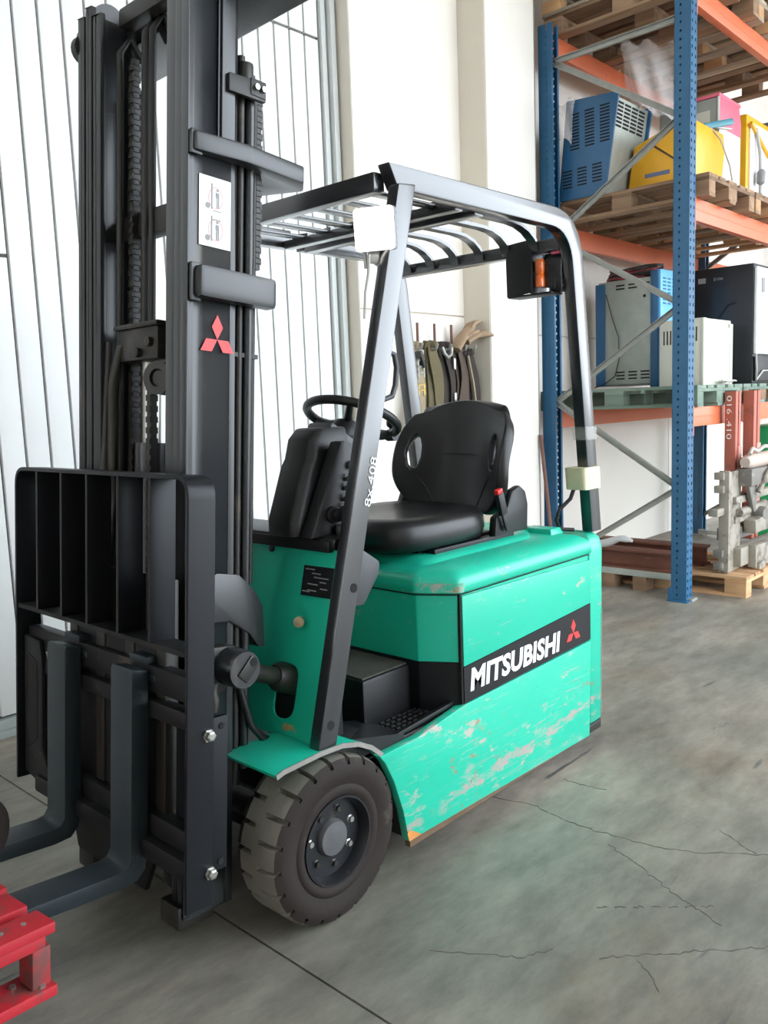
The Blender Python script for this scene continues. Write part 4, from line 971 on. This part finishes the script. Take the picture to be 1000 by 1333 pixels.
for xf in (5.345, 8.02, 10.70):
    o = put('post', pme, RK, Vector((xf, 2.262, 0)) - Vector(RK['_o']))
    o = put('post', pme, RK, Vector((xf + .095, 3.345, 0)) - Vector(RK['_o']), (0, 0, math.pi))
    for y0 in (2.262, 3.24):
        part('foot_plate', MB().box(xf - .03, xf + .13, y0 - .02, y0 + .12, 0, .008).box(xf - .006, xf, y0 + .09, y0 + .125, 0, .09), BLUEP if y0 < 3 else GALV, RK, bevel=.002)
        part('anchor_shim', MB().box(xf + .03, xf + .12, y0 - .03, y0 + .01, 0, .018), GALV, RK, bevel=.004)
    segs = [((2.36, 3.685), (3.24, 3.680)), ((3.25, 3.675), (2.355, 3.115)), ((2.355, 3.09), (3.25, 2.520)), ((3.25, 2.500), (2.355, 1.965)), ((2.355, 1.925), (3.25, 1.350)), ((3.25, 1.345), (2.355, .775)), ((2.355, .745), (3.25, .190))]
    for (ya, za), (yb, zb) in segs:
        mb = MB(); p0_ = Vector((xf + .05, ya, za)); p1_ = Vector((xf + .05, yb, zb))
        d = (p1_ - p0_).normalized(); nrm = Vector((1, 0, 0)).cross(d).normalized()
        mb.bar(p0_, p1_, .003, .038, tuple(nrm))
        for s in (-1, 1): mb.bar(p0_ + nrm * s * .0175 + Vector((-.012, 0, 0)), p1_ + nrm * s * .0175 + Vector((-.012, 0, 0)), .026, .003, tuple(nrm))
        part('brace', mb, GALV, RK)
for (z0, z1) in ((1.158, 1.286), (2.478, 2.618), (3.772, 3.898)):
    for yb in (2.285, 3.300):
        for xa, xb in ((5.44, 8.02), (8.115, 10.7)):
            bmn = part('beam', MB().prism([(xa, yb, z0), (xa, yb, z1), (xa, yb + .030, z1), (xa, yb + .030, z1 - .02), (xa, yb + .05, z1 - .02), (xa, yb + .05, z0)], (xb - xa, 0, 0)), ORNG, RK, bevel=.004)
            if yb < 3:
                part('groove', MB().box(xa + .06, xb - .06, yb - .0015, yb + .001, (z0 + z1) / 2 - .006, (z0 + z1) / 2 + .006), ORNG, bmn)
            part('beam_connector', MB().box(xa, xa + .05, yb - .006, yb, z0 - .06, z1 + .01).box(xa, xa + .006, yb - .006, yb + .05, z0 - .06, z1 + .01), ORNG, bmn)

# wooden pallets: local frame, deck boards along y (1.2 m), width .8 along x
def pallet_meshes(matn, tagn):
    return dict(deck=mesh_of(MB().box(-.05, .05, 0, 1.2, 0, .022), 'deck_board', matn, .002), deckw=mesh_of(MB().box(-.0725, .0725, 0, 1.2, 0, .022), 'deck_board', matn, .002),
                cross=mesh_of(MB().box(0, .8, -.0725, .0725, 0, .022), 'cross_board', matn, .002),
                block=mesh_of(MB().box(-.05, .05, -.0725, .0725, 0, .078), 'block', matn, .003), blockw=mesh_of(MB().box(-.0725, .0725, -.0725, .0725, 0, .078), 'block', matn, .003),
                bot=mesh_of(MB().box(-.05, .05, 0, 1.2, 0, .022), 'bottom_board', matn, .002))
PM = {k: pallet_meshes(v, k) for k, v in dict(brown=WOODM, light=WOODL, green=WOODG, pale=WOODP).items()}
def pallet(x, y, z, kind, label, rz=0.0, group=None, name='wooden_pallet', kind2=None):
    t = local_thing(name, (x, y, z), (0, 0, rz), label, 'pallet', group)
    m_ = PM[kind]; m2 = PM[kind2 or kind]
    for xx, key in ((.0725, 'deckw'), (.2225, 'deck'), (.4, 'deckw'), (.5775, 'deck'), (.7275, 'deckw')): put('deck_board', m_[key], t, (xx, 0, .122), (0, 0, random.uniform(-.004, .004)))
    for yy in (.0725, .6, 1.1275): put('cross_board', m_['cross'], t, (0, yy, .100))
    for xx in (.05, .4, .75):
        for yy in (.0725, .6, 1.1275): put('block', m2['blockw' if xx == .4 else 'block'], t, (xx, yy, .022))
        put('bottom_board', m_['bot'], t, (xx, 0, 0))
    return t
pallet(5.50, 2.262, 1.286, 'green', 'greenish wooden pallet on the lowest beams under the grey and blue charger', kind2='green')
pallet(6.33, 2.262, 1.286, 'green', 'greenish wooden pallet on the lowest beams under the black cabinet', kind2='brown')
pallet(7.16, 2.262, 1.286, 'light', 'light wooden pallet on the lowest beams at the right edge')
pallet(5.50, 2.20, 2.618, 'brown', 'brown wooden pallet on the middle beams under the tall blue charger')
pallet(6.33, 2.20, 2.618, 'brown', 'brown wooden pallet on the middle beams under the red and yellow chargers', kind2='light')
pallet(7.16, 2.20, 2.618, 'light', 'light wooden pallet on the middle beams at the right edge')
for i, x in enumerate((5.50, 6.33, 7.16)):
    for j in range(3):
        lab = ['lowest', 'second', 'third'][j] + ' pallet in the ' + ['left', 'middle', 'right'][i] + ' stack on the top beams'
        pallet(x + random.uniform(-.015, .015), 2.20 + random.uniform(-.02, .02), 3.898 + j * .144, ['brown', 'pale', 'brown'][(i + j) % 3], lab, random.uniform(-.01, .01), 'pallets stacked on top beams', kind2='light' if (i + j) % 2 else 'brown')

# ------------------------------------------------------------------ chargers on the middle level
Z2 = 2.762
c = thing('battery_charger', (5.9, 3.05, Z2), 'tall blue battery charger with louvred side on the middle shelf', 'charger')
body = [(3.27, Z2), (2.905, Z2), (2.80, 3.40), (3.20, 3.43)]
part('side_panel', MB().prism([(5.47, y, z) for y, z in body], (.02, 0, 0)), CHB, c, bevel=.008)
part('body', MB().prism([(5.49, y, z) for y, z in [(3.26, Z2), (2.925, Z2), (2.83, 3.38), (3.20, 3.41)]], (.48, 0, 0)), GREYS, c, bevel=.006)
part('side_panel', MB().prism([(5.97, y, z) for y, z in body], (.02, 0, 0)), CHB, c, bevel=.008)
vt = MB()
for g, y0 in enumerate((2.87, 2.985, 3.10)):
    for k in range(12): vt.box(5.4685, 5.471, y0 + (k * .004 if False else 0), y0 + .072, 3.10 + k * .021 - g * .004, 3.110 + k * .021 - g * .004)
    for k in range(6): vt.box(5.4685, 5.471, y0 + .06, y0 + .132, 2.85 + k * .022 - g * .004, 2.860 + k * .022 - g * .004)
tag(part('louvre', vt, DARK, c), kind='stuff')
vt = MB()
for g in range(4):
    for k in range(7):
        z = 3.20 + k * .024; y = 2.925 - (z - Z2) * .1535 - .002
        vt.box(5.52 + g * .105, 5.60 + g * .105, y - .004, y + .002, z, z + .011)
tag(part('front_louvre', vt, DARK, c), kind='stuff')
c = thing('battery_charger', (6.0, 2.65, Z2), 'yellow battery charger behind the front blue post', 'charger')
part('body', MB().prism([(5.77, y, z) for y, z in ((2.895, Z2 + .004), (2.425, Z2 + .004), (2.395, 3.08), (2.41, 3.185), (2.60, 3.18), (2.842, 3.10))], (.50, 0, 0)), YEL, c, bevel=.012)
part('name_strip', MB().box(5.768, 5.7705, 2.58, 2.76, 2.872, 2.900), pm('grey_blue_badge', (0.14, 0.16, 0.26), .5), c)
part('display', MB().box(5.765, 5.7705, 2.415, 2.50, 2.98, 3.10), CABB, c, bevel=.003)
part('crease', MB().bar((5.769, 2.70, 3.08), (5.769, 2.47, 2.90), .003, .012, (0, 0, 1)), pm('dark_line', (0.06, 0.035, 0.01), .6), c)
part('power_cord', MB().tube([(5.765, 2.86, 2.785), (5.72, 2.78, 2.777), (5.70, 2.65, 2.772), (5.70, 2.50, 2.772), (5.68, 2.36, 2.772), (5.85, 2.27, 2.775), (6.05, 2.262, 2.80), (6.10, 2.30, 2.92), (6.09, 2.36, 3.10), (6.07, 2.42, 3.19)], .006, 6), CABLEG, c, smooth=60)
c = thing('battery_charger', (6.5, 2.65, Z2), 'red fronted battery charger with grey sides on the middle shelf', 'charger')
part('body', MB().box(6.30, 6.70, 2.47, 2.90, Z2, 3.46), GREYS, c, bevel=.006)
part('front_panel', MB().prism([(6.295, 2.468, Z2 + .01), (6.705, 2.468, Z2 + .01), (6.705, 2.468, 3.34), (6.66, 2.468, 3.46), (6.295, 2.468, 3.47)], (0, -.018, 0)), WHT, c, bevel=.006)  # white paints the overexposed lower part of the red front
part('upper_panel', MB().prism([(6.30, 2.450, 3.25), (6.70, 2.450, 3.25), (6.70, 2.450, 3.34), (6.655, 2.450, 3.455), (6.30, 2.450, 3.465)], (0, -.004, 0)), REDC, c, bevel=.002)
part('lid', MB().box(6.29, 6.70, 2.45, 2.92, 3.462, 3.485), REDC, c, bevel=.004)
part('side_sticker', MB().box(6.297, 6.2995, 2.52, 2.70, 3.18, 3.38), BEIGE, c)
c = thing('battery_charger', (7.1, 2.65, Z2), 'yellow battery charger with glare-whitened front at the right edge of the middle shelf', 'charger')
part('body', MB().box(6.88, 7.55, 2.47, 2.95, Z2, 3.47), YEL, c, bevel=.012)
part('front_panel', MB().box(6.93, 7.50, 2.455, 2.472, Z2 + .05, 3.42), WHT, c, bevel=.006)  # white paints overexposure onto the yellow charger's front
part('cable_tie_bar', MB().bar((6.90, 2.445, 3.40), (7.30, 2.445, 3.22), .02, .025), YEL, c)
part('cable', MB().tube([(7.00, 2.44, 3.38), (7.05, 2.425, 3.20), (7.06, 2.42, 3.00), (7.02, 2.41, 2.90), (7.08, 2.40, 2.84), (6.98, 2.38, 2.80)], .014, 7), CABLEG, c, smooth=60)
part('plug', MB().lathe([(.02, -.06), (.03, -.05), (.032, .03), (.02, .05)], (7.02, 2.405, 3.02), (.1, 0, 1), 12), GREYPR, c, smooth=40)
tg = thing('cable_clamp', (6.20, 2.42, 3.19), 'teal cable clamp lying on top of the yellow charger', 'clamp')
part('jaw', MB().bar((6.04, 2.46, 3.20), (6.30, 2.36, 3.265), .03, .045), pm('teal_grip', (0.03, 0.19, 0.24), .4), tg, bevel=.012)
part('jaw', MB().bar((6.02, 2.47, 3.205), (6.30, 2.37, 3.215), .02, .012), CABLEG, tg, bevel=.004)
# plastic film hanging below the top pallets and over the blue charger
def sheet(name, label, fn, nu, nv):
    vs = [fn(i / nu, j / nv) for j in range(nv + 1) for i in range(nu + 1)]
    fs = [(j * (nu + 1) + i, j * (nu + 1) + i + 1, (j + 1) * (nu + 1) + i + 1, (j + 1) * (nu + 1) + i) for j in range(nv) for i in range(nu)]
    mb = MB(); mb.v = [Vector(p) for p in vs]; mb.f = fs
    o = mb.build(name, FILM, None, smooth=80, origin=vs[0]); md_ = o.modifiers.new('t', 'SOLIDIFY'); md_.thickness = .002
    return tag(o, label, 'plastic film')
sheet('plastic_film', 'crumpled clear film hanging behind the front blue post', lambda u, v: (5.95 + .12 * math.sin(u * 5 + v * 2) + .03 * math.sin(u * 19 + v * 7), 2.60 + .38 * u, 3.84 - v * (.60 - .22 * u) + .02 * math.sin(u * 23 + v * 9)), 26, 18)
sheet('plastic_film', 'clear film draped over the far corner of the blue charger', lambda u, v: (5.455 - .012 * math.sin(u * 9 + v * 5) - .02 * v, 3.12 + .19 * u + .03 * v * (1 - u), 3.425 + .02 * math.sin(u * 8) - v * (.30 - .12 * u)), 16, 14)
bx_ = MB().box(5.58, 6.15, 2.75, 3.35, 4.335, 4.70).build('cardboard_box', CARD, None, bevel=.006, origin=(5.86, 3.05, 4.335))
tag(bx_, 'brown cardboard box on the left stack of top pallets', 'box')

# ------------------------------------------------------------------ lower level
Z1 = 1.432
c = thing('battery_charger', (6.3, 3.02, Z1), 'grey sided battery charger with blue edges on the lowest shelf', 'charger')
part('side_panel', MB().box(6.060, 6.075, 2.850, 3.225, Z1 + .03, 2.245), GREYS, c, bevel=.004)
part('edge_trim', MB().box(6.05, 6.09, 3.225, 3.300, Z1 + .02, 2.23), CHB, c, bevel=.004)
part('edge_trim', MB().box(6.05, 6.09, 2.790, 2.850, Z1, 2.285), CHB, c, bevel=.004)
part('body', MB().box(6.075, 6.58, 2.81, 3.285, Z1 + .02, 2.245), GREYS, c, bevel=.004)
part('front_panel', MB().box(6.06, 6.60, 2.775, 2.810, Z1, 2.29), CHBL, c, bevel=.006)
vt = MB()
for z in (1.500, 1.525, 1.55, 2.175, 2.20):
    for k in range(3): vt.box(6.0585, 6.061, 2.86 + k * .10, 2.93 + k * .10, z, z + .011)
tag(part('louvre', vt, DARK, c), kind='stuff')
vt = MB()
for k in range(8):
    for g in range(6): vt.box(6.10 + g * .08, 6.15 + g * .08, 2.773, 2.7755, 2.04 + k * .026, 2.052 + k * .026)
tag(part('front_louvre', vt, CHB, c), kind='stuff')
part('side_screw', MB().lathe([(.012, -.001), (.012, .004)], (6.06, 2.90, 2.11), (-1, 0, 0), 10), DARK, c)
part('thin_wire', MB().tube([(6.050, 3.21, 2.15), (6.048, 3.16, 1.98), (6.048, 3.105, 1.82), (6.05, 3.10, 1.67), (6.05, 3.135, 1.53), (6.04, 3.23, 1.465), (6.03, 3.30, 1.445)], .004, 6), CABLEB, c, smooth=60)
for q, (mt_, dz, ph) in enumerate(((CABLER, 0, 0), (CABLEB, .022, 1.3), (CABLER, .044, 2.2), (CABLEB, .066, 3.1))):
    pts = []
    for k in range(46):
        t = k / 45 * 4 * math.pi + ph
        pts.append((6.18 + .09 * math.sin(t) + .01 * math.sin(3.1 * t), 3.085 + (.175 + .012 * q) * math.cos(t) - .02 * q, 2.258 + dz + .012 * math.sin(t * 1.7 + ph)))
    tg = MB().tube(pts, .0085, 6).build('cable_coil', mt_, None, smooth=60, origin=(6.18, 3.085, 2.25))
    tag(tg, ('dark red' if mt_ is CABLER else 'black') + ' cable coil ' + ['lowest on', 'second up on', 'third up on', 'uppermost on'][q] + ' top of the grey sided charger', 'cable')
c = thing('enamel_cabinet', (6.27, 2.58, Z1), 'small beige enamel cabinet with slotted side on the lowest shelf', 'cabinet')
part('body', MB().box(6.00, 6.54, 2.44, 2.755, Z1, 1.905), BEIGE, c, bevel=.006)
part('front_frame', MB().box(5.995, 6.05, 2.425, 2.445, Z1, 1.905).box(6.49, 6.545, 2.425, 2.445, Z1, 1.88).box(6.05, 6.49, 2.43, 2.445, Z1, Z1 + .05), BEIGE, c, bevel=.004)
part('front_panel', MB().box(6.05, 6.49, 2.432, 2.442, Z1 + .05, 1.85), WHT, c, bevel=.003)
vt = MB()
for k in range(4): vt.box(5.9985, 6.0005, 2.64 + k * .025, 2.649 + k * .025, 1.73, 1.83)
for k in range(4): vt.box(5.9985, 6.0005, 2.475 + k * .025, 2.484 + k * .025, 1.745, 1.845)
tag(part('slot', vt, DARK, c), kind='stuff')
for k in range(4): part('rib', MB().box(6.09, 6.45, 2.428, 2.433, 1.72 + k * .03, 1.732 + k * .03), WHT, c, bevel=.002)
cc = MB().tube([(6.25 + .15 * math.sin(t * .9) + .02 * t, 2.385 + .02 * math.cos(3 * t), 1.445 + .015 * abs(math.sin(2 * t))) for t in [k * .3 for k in range(26)]], .006, 6).build('loose_wire', CABLEG, None, smooth=60, origin=(6.3, 2.385, Z1))
tag(cc, 'grey loose wire lying in front of the beige cabinet', 'wire')
c = thing('equipment_cabinet', (7.15, 2.60, Z1), 'large black cabinet with white door on the lowest shelf', 'cabinet')
part('body', MB().box(6.80, 7.60, 2.37, 2.83, Z1, 2.345), CABB, c, bevel=.008)
part('door', MB().box(6.815, 7.585, 2.345, 2.370, 1.66, 2.320), WHT, c, bevel=.008)
part('lower_door', MB().box(6.83, 7.585, 2.35, 2.372, Z1 + .02, 1.64), CABB, c, bevel=.004)
part('vent', MB().box(6.7985, 6.8005, 2.74, 2.80, 2.235, 2.275), GREYPR, c)
word('lettering', 'EVM', .07, .022, (6.7985, 2.675, 2.245), (math.pi / 2, 0, -math.pi / 2), GREYPR, c, bold=.01)
part('handle', MB().box(6.90, 6.96, 2.338, 2.346, 2.13, 2.24), GREYPR, c, bevel=.003)
part('cable', MB().tube([(6.82, 2.35, 1.66), (6.825, 2.345, 1.55), (6.82, 2.345, 1.46), (6.95, 2.34, 1.53), (7.3, 2.34, 1.53)], .008, 6), CABLEG, c, smooth=60)
part('cord', MB().tube([(6.796, 2.72, 1.88), (6.795, 2.62, 1.97), (6.795, 2.56, 2.05), (6.795, 2.50, 2.06)], .006, 6), CABLEB, c, smooth=60)

# ------------------------------------------------------------------ wall hooks with straps and gloves
HK = thing('hook_rail', (4.3, 3.53, 1.70), 'wall hook rail with three upright rods and steel hooks', 'hook rail')
part('rail', MB().box(3.98, 4.66, 3.515, 3.54, 1.735, 1.765), BROWN, HK, bevel=.004)
for x in (4.125, 4.295, 4.47):
    part('rod', MB().tube([(x, 3.49, 1.72), (x, 3.49, 1.885)], .009, 8).box(x - .012, x + .012, 3.485, 3.52, 1.74, 1.76), BROWN, HK, smooth=50)
for x in (4.05, 4.20, 4.34, 4.50, 4.60):
    part('hook', MB().tube([(x, 3.515, 1.75), (x, 3.46, 1.745), (x, 3.43, 1.715), (x, 3.40, 1.72), (x, 3.39, 1.75)], .009, 8), GALV, HK, smooth=60)
def strap(name, label, x, w, ztop, zbot, mat, yb=3.47, folds=3, seed=0, cat='strap'):
    rnd = random.Random(seed); root = None
    for f in range(folds):
        y = yb - f * .017; dx = (f - folds / 2) * w * .32; zb = zbot + rnd.uniform(-.05, .10); ww = w * rnd.uniform(.55, .8)
        secs = []
        for k in range(15):
            t = k / 14; z = ztop - (ztop - zb) * t
            xx = x + dx * (.35 + t) + .012 * math.sin(t * 5 + f + seed); yy = y - .020 * math.sin(t * math.pi) * (1 + .3 * f) + .006 * math.sin(t * 9 + f)
            tw = .25 * math.sin(t * 3 + f * 1.3 + seed)
            c_, s_ = math.cos(tw), math.sin(tw); h = ww / 2
            wv_ = h * (.65 + .35 * min(1, t * 4))
            secs.append([(xx - wv_ * c_, yy - wv_ * s_, z), (xx + wv_ * c_, yy + wv_ * s_, z), (xx + wv_ * c_ + .005 * s_, yy + wv_ * s_ + .006 * c_, z), (xx - wv_ * c_ + .005 * s_, yy - wv_ * s_ + .006 * c_, z)])
        top = MB().tube([(x + dx * .35, y - .004, ztop - .01), (x + dx * .3, y - .012, ztop + .018), (x + dx * .2, y + .012, ztop + .024), (x + dx * .2, y + .028, ztop - .02)], ww * .22, 6)
        if root is None:
            root = thing(name, (x, yb, zbot), label, cat)
        part('webbing', MB().loft(secs), mat, root, smooth=60); part('webbing_top', top, mat, root, smooth=60)
    return root
s1 = strap('ratchet_strap', 'tan ratchet strap with metal buckles, leftmost on the wall hooks', 4.045, .085, 1.735, 1.13, STRAP_T, seed=1)
for k, (z, mt_) in enumerate(((1.64, GALV), (1.60, GALV), (1.565, GALV), (1.49, GOLD), (1.455, GOLD))):
    part('buckle', MB().box(4.01, 4.075, 3.395, 3.412, z, z + .012).box(4.01, 4.022, 3.395, 3.412, z - .028, z + .012).box(4.062, 4.075, 3.395, 3.412, z - .028, z + .012), mt_, s1, bevel=.003)
part('ratchet_handle', MB().bar((4.02, 3.40, 1.70), (4.06, 3.40, 1.60), .05, .02), GREASE, s1, bevel=.005)
s2 = strap('lifting_strap', 'olive webbing strap hanging beside the tan ratchet strap', 4.205, .12, 1.74, 1.10, STRAP_O, seed=2)
s3 = strap('lifting_strap', 'almost black webbing strap with silver clips on the wall hooks', 4.345, .11, 1.74, 1.12, STRAP_D, seed=3)
for z, mt_ in ((1.59, ALU), (1.37, ALU), (1.33, ALU)): part('clip', MB().box(4.365, 4.385, 3.39, 3.405, z, z + .07), mt_, s3, bevel=.004)
part('steel_hook', MB().tube([(4.27, 3.41, 1.73), (4.28, 3.40, 1.69), (4.315, 3.40, 1.665), (4.35, 3.40, 1.685), (4.355, 3.40, 1.73)], .011, 8), GALV, s3, smooth=60)
s4 = strap('lifting_strap', 'brown webbing strap hanging below the leather gloves', 4.475, .13, 1.72, 1.12, STRAP_B, seed=5)
s5 = strap('lifting_strap', 'dark olive webbing strap, rightmost on the wall hooks', 4.60, .13, 1.70, 1.12, STRAP_D, seed=8)
part('edge_cord', MB().tube([(4.53, 3.40, 1.68), (4.56, 3.385, 1.5), (4.60, 3.39, 1.30), (4.61, 3.40, 1.15)], .007, 6), STRAP_T, s5, smooth=60)
def glove(name, label, o, rz, tilt, sc=1.0):
    t = local_thing(name, o, (0, tilt, rz), label, 'glove', 'work gloves')
    secs = []
    for k in range(10):
        u = k / 9; x = -.10 + .26 * u
        w = (.052 + .014 * math.sin(u * 3.0)) * (1 if u < .9 else .85); th = .030 - .008 * u
        secs.append([(x, w * math.cos(q), .01 * math.sin(u * 4) + th * math.sin(q)) for q in [2 * math.pi * j / 14 for j in range(14)]])
    mb = MB().loft(secs)
    mb.build('palm', LEATHER, t, smooth=70)
    for j, (yy, ln, bend) in enumerate(((-.042, .07, -.3), (-.014, .09, -.45), (.014, .085, -.5), (.040, .065, -.4))):
        MB().tube([(.12, yy, .005), (.16, yy, .008), (.16 + ln * .55, yy, .0 + bend * .03), (.16 + ln, yy, bend * .11)], [.014, .0145, .0135, .010], 9).build('finger', LEATHER, t, smooth=70)
    MB().tube([(.02, -.045, 0), (.06, -.075, -.004), (.10, -.088, -.02), (.12, -.088, -.035)], [.018, .016, .014, .010], 9).build('thumb', LEATHER, t, smooth=70)
    t.scale = (sc, sc, sc)
    return t
glove('work_glove', 'left tan leather glove drooping on top of the hooks', (4.50, 3.43, 1.78), math.radians(-8), math.radians(-48), .85)
glove('work_glove', 'right tan leather glove pointing at the pillar above the straps', (4.61, 3.41, 1.80), math.radians(-12), math.radians(-22), .85)

# brown pipe leaning on the wall behind the rack
bp_ = MB().tube([(5.27, 3.20, .02), (5.24, 3.30, 1.12)], .014, 8).build('leaning_pipe', BROWN, None, smooth=60, origin=(5.27, 3.20, 0))
tag(bp_, 'thin rusty brown pipe leaning against the pillar behind the forklift', 'pipe')

# ------------------------------------------------------------------ floor level under the rack
pallet(5.66, 1.985, 0.0, 'light', 'light wooden pallet on the floor under the forklift attachment', 0.0)
def ibeam(xc, z0, ya, yb, label, w=.13, h=.14):
    t = .014
    sec = [(-w / 2, 0), (w / 2, 0), (w / 2, t), (t / 2, t + .008), (t / 2, h - t - .008), (w / 2, h - t), (w / 2, h), (-w / 2, h), (-w / 2, h - t), (-t / 2, h - t - .008), (-t / 2, t + .008), (-w / 2, t)]
    o = MB().prism([(xc + x, ya, z0 + z) for x, z in sec], (0, yb - ya, 0)).build('steel_beam', RUSTB, None, smooth=0, origin=(xc, (ya + yb) / 2, z0))
    return tag(o, label, 'beam', 'rusty steel beams under the rack')
ibeam(5.575, .145, 2.40, 3.50, 'rusty brown steel beam with bright scrapes, nearer of the two under the rack')
ibeam(5.93, .145, 2.36, 3.55, 'rusty brown steel beam lying on the floor pallet, farther of the two')
bd = MB().box(5.50, 5.62, 2.34, 3.50, .100, .145).build('grey_plank', pm('grey_plank_paint', (0.40, 0.42, 0.38), .7, var=.2), None, bevel=.004, origin=(5.56, 2.9, .1))
tag(bd, 'pale grey plank lying under the nearer rusty beam', 'plank')
for i, y in enumerate((2.62, 2.86, 3.30)):
    b_ = MB().box(5.50, 5.63, y, y + .10, 0, .10).build('wood_block', WOODM, None, bevel=.004, origin=(5.565, y + .05, 0))
    tag(b_, ['wooden block under the grey plank beside the front post', 'wooden block under the grey plank, second from the front post', 'wooden block under the far end of the grey plank'][i], 'block')
wf = MB().tube([(5.56, 3.06, .30), (5.54, 2.98, .305), (5.53, 2.90, .33), (5.52, 2.83, .36), (5.50, 2.78, .365), (5.50, 2.72, .355)], [.022, .030, .028, .022, .026, .012], 8).build('plastic_strip', ROPEW, None, smooth=60, origin=(5.55, 2.95, .29))
tag(wf, 'twisted white plastic strip lying on the rusty beam', 'plastic strip')

# ------------------------------------------------------------------ forklift attachment standing on the pallet
AT = thing('forklift_attachment', (5.95, 2.15, .145), 'grey clamp attachment with red mast channels standing on the floor pallet', 'attachment')
def ap(name, mb, mat, **k): return mb.build(name, mat, AT, **k)
XA, YA = 5.66, 2.125
for x, fw in ((5.93, .10), (6.28, .13)):
    ch = ap('mast_channel', MB().box(x, x + .016, 2.18, 2.246, .30, 1.38).box(x, x + fw * .45, 2.170, 2.184, .30, 1.38).box(x + fw * .62, x + fw, 2.170, 2.184, .30, 1.38).box(x + .016, x + fw, 2.230, 2.246, .30, 1.38), ATTR, bevel=.003)
    ap('mast_sleeve', MB().box(x + fw * .40, x + fw * .98, 2.160, 2.20, .55, 1.00), pm('attachment_pink', (0.55, 0.27, 0.22), .5, var=.15), bevel=.004)
    if x < 6: word('lettering', '016 .410', .30, .034, (x - .0008, 2.232, 1.35), (math.pi / 2, math.pi / 2, -math.pi / 2), WHITEP, ch)
ap('side_plate', MB().box(5.70, 5.93, 2.127, 2.147, .148, .84), ATTG, bevel=.006)
ap('side_plate', MB().box(5.695, 5.715, 2.12, 2.19, .148, .85), ATTG, bevel=.006)
for (z, x0) in ((.79, 5.67), (.70, 5.67), (.55, 5.58), (.26, 5.665), (.17, 5.675)):
    ap('lug', MB().box(x0, 5.72, 2.15, 2.215, z, z + .05), ATTD if z < .5 else ATTG, bevel=.006)
ap('base_beam', MB().bar((XA + .15, YA + .0, .245), (XA + .95, YA - .02, .245), .10, .13), ATTG, bevel=.010)
ap('base_beam', MB().bar((XA + .28, YA - .075, .235), (XA + .95, YA - .09, .235), .06, .16), ATTG, bevel=.010)
ap('base_foot', MB().bar((XA + .30, YA - .10, .17), (XA + .42, YA - .10, .17), .05, .05), ATTG, bevel=.006)
ap('cross_beam', MB().bar((XA + .12, YA + .06, .40), (XA + .95, YA + .03, .40), .10, .09), ATTD, bevel=.010)
ap('slide_bar', MB().bar((XA + .15, YA + .02, .50), (XA + .95, YA, .52), .06, .05), ATTG, bevel=.008)
ap('slide_bar', MB().bar((XA + .12, YA + .00, .64), (XA + .90, YA - .02, .65), .05, .05), ATTG, bevel=.008)
ap('valve_block', MB().bar((XA + .22, YA - .03, .79), (XA + .60, YA - .05, .79), .12, .12), ATTD, bevel=.012)
ap('gusset', MB().prism([(XA + .22, YA - .07, .74), (XA + .40, YA - .07, .74), (XA + .36, YA - .07, .54), (XA + .33, YA - .07, .54)], (0, .03, 0)), ATTD, bevel=.006)
ap('cylinder', MB().tube([(XA + .22, YA - .04, .895), (XA + .28, YA - .04, .895), (XA + .62, YA - .06, .90)], [.035, .052, .052], 16), pm('attachment_pale', (0.50, 0.40, 0.34), .55, var=.2), smooth=50)
ap('cylinder', MB().tube([(XA + .18, YA - .02, .55), (XA + .62, YA - .04, .57)], .030, 12), ATTG, smooth=50)
ap('clevis', MB().bar((XA + .30, YA - .05, .44), (XA + .48, YA - .06, .46), .09, .10), ATTG, bevel=.015)
ap('pin', MB().lathe([(.04, -.05), (.05, -.02), (.05, .04), (.03, .05)], (XA + .46, YA - .06, .52), (0.2, 1, 0), 16), ATTD, smooth=40)
ap('hose', MB().tube([(XA + .25, YA - .06, .95), (XA + .30, YA - .06, .985), (XA + .40, YA - .06, .96), (XA + .50, YA - .07, .99), (XA + .62, YA - .07, .98)], .014, 8), pm('hose_pale', (0.42, 0.39, 0.34), .6), smooth=60)
ap('hose', MB().tube([(XA + .35, YA - .09, .68), (XA + .42, YA - .12, .80), (XA + .50, YA - .12, .84), (XA + .60, YA - .12, .82)], .018, 8), ATTG, smooth=60)
ap('hose', MB().tube([(XA + .56, YA - .10, .86), (XA + .52, YA - .13, .74), (XA + .56, YA - .13, .62), (XA + .68, YA - .12, .58)], .016, 8), CABLEB, smooth=60)
# green machine in the next bay
gm = thing('green_machine', (7.65, 2.45, 0), 'green machine housing standing behind the clamp attachment', 'machine')
part('housing', MB().box(7.40, 7.92, 2.25, 2.62, .12, 1.08), MGREEN, gm, bevel=.03)
part('base', MB().box(7.43, 7.89, 2.28, 2.59, 0, .12), BLACKP, gm, bevel=.01)
part('handle', MB().tube([(7.45, 2.25, .90), (7.45, 2.20, .90), (7.70, 2.20, .94), (7.70, 2.25, .94)], .012, 8), GALV, gm, smooth=60)
lc_ = MB().tube([(7.95 + .02 * math.sin(t), 3.15 + .10 * math.cos(t), .02 + .003 * t) for t in [k * .35 for k in range(40)]], .006, 6).build('cable_loop', CABLEG, None, smooth=60, origin=(7.95, 3.15, 0))
tag(lc_, 'grey cable loop on the floor beside the far blue post', 'cable')

for o in bpy.data.objects:
    if '_o' in o: del o['_o']
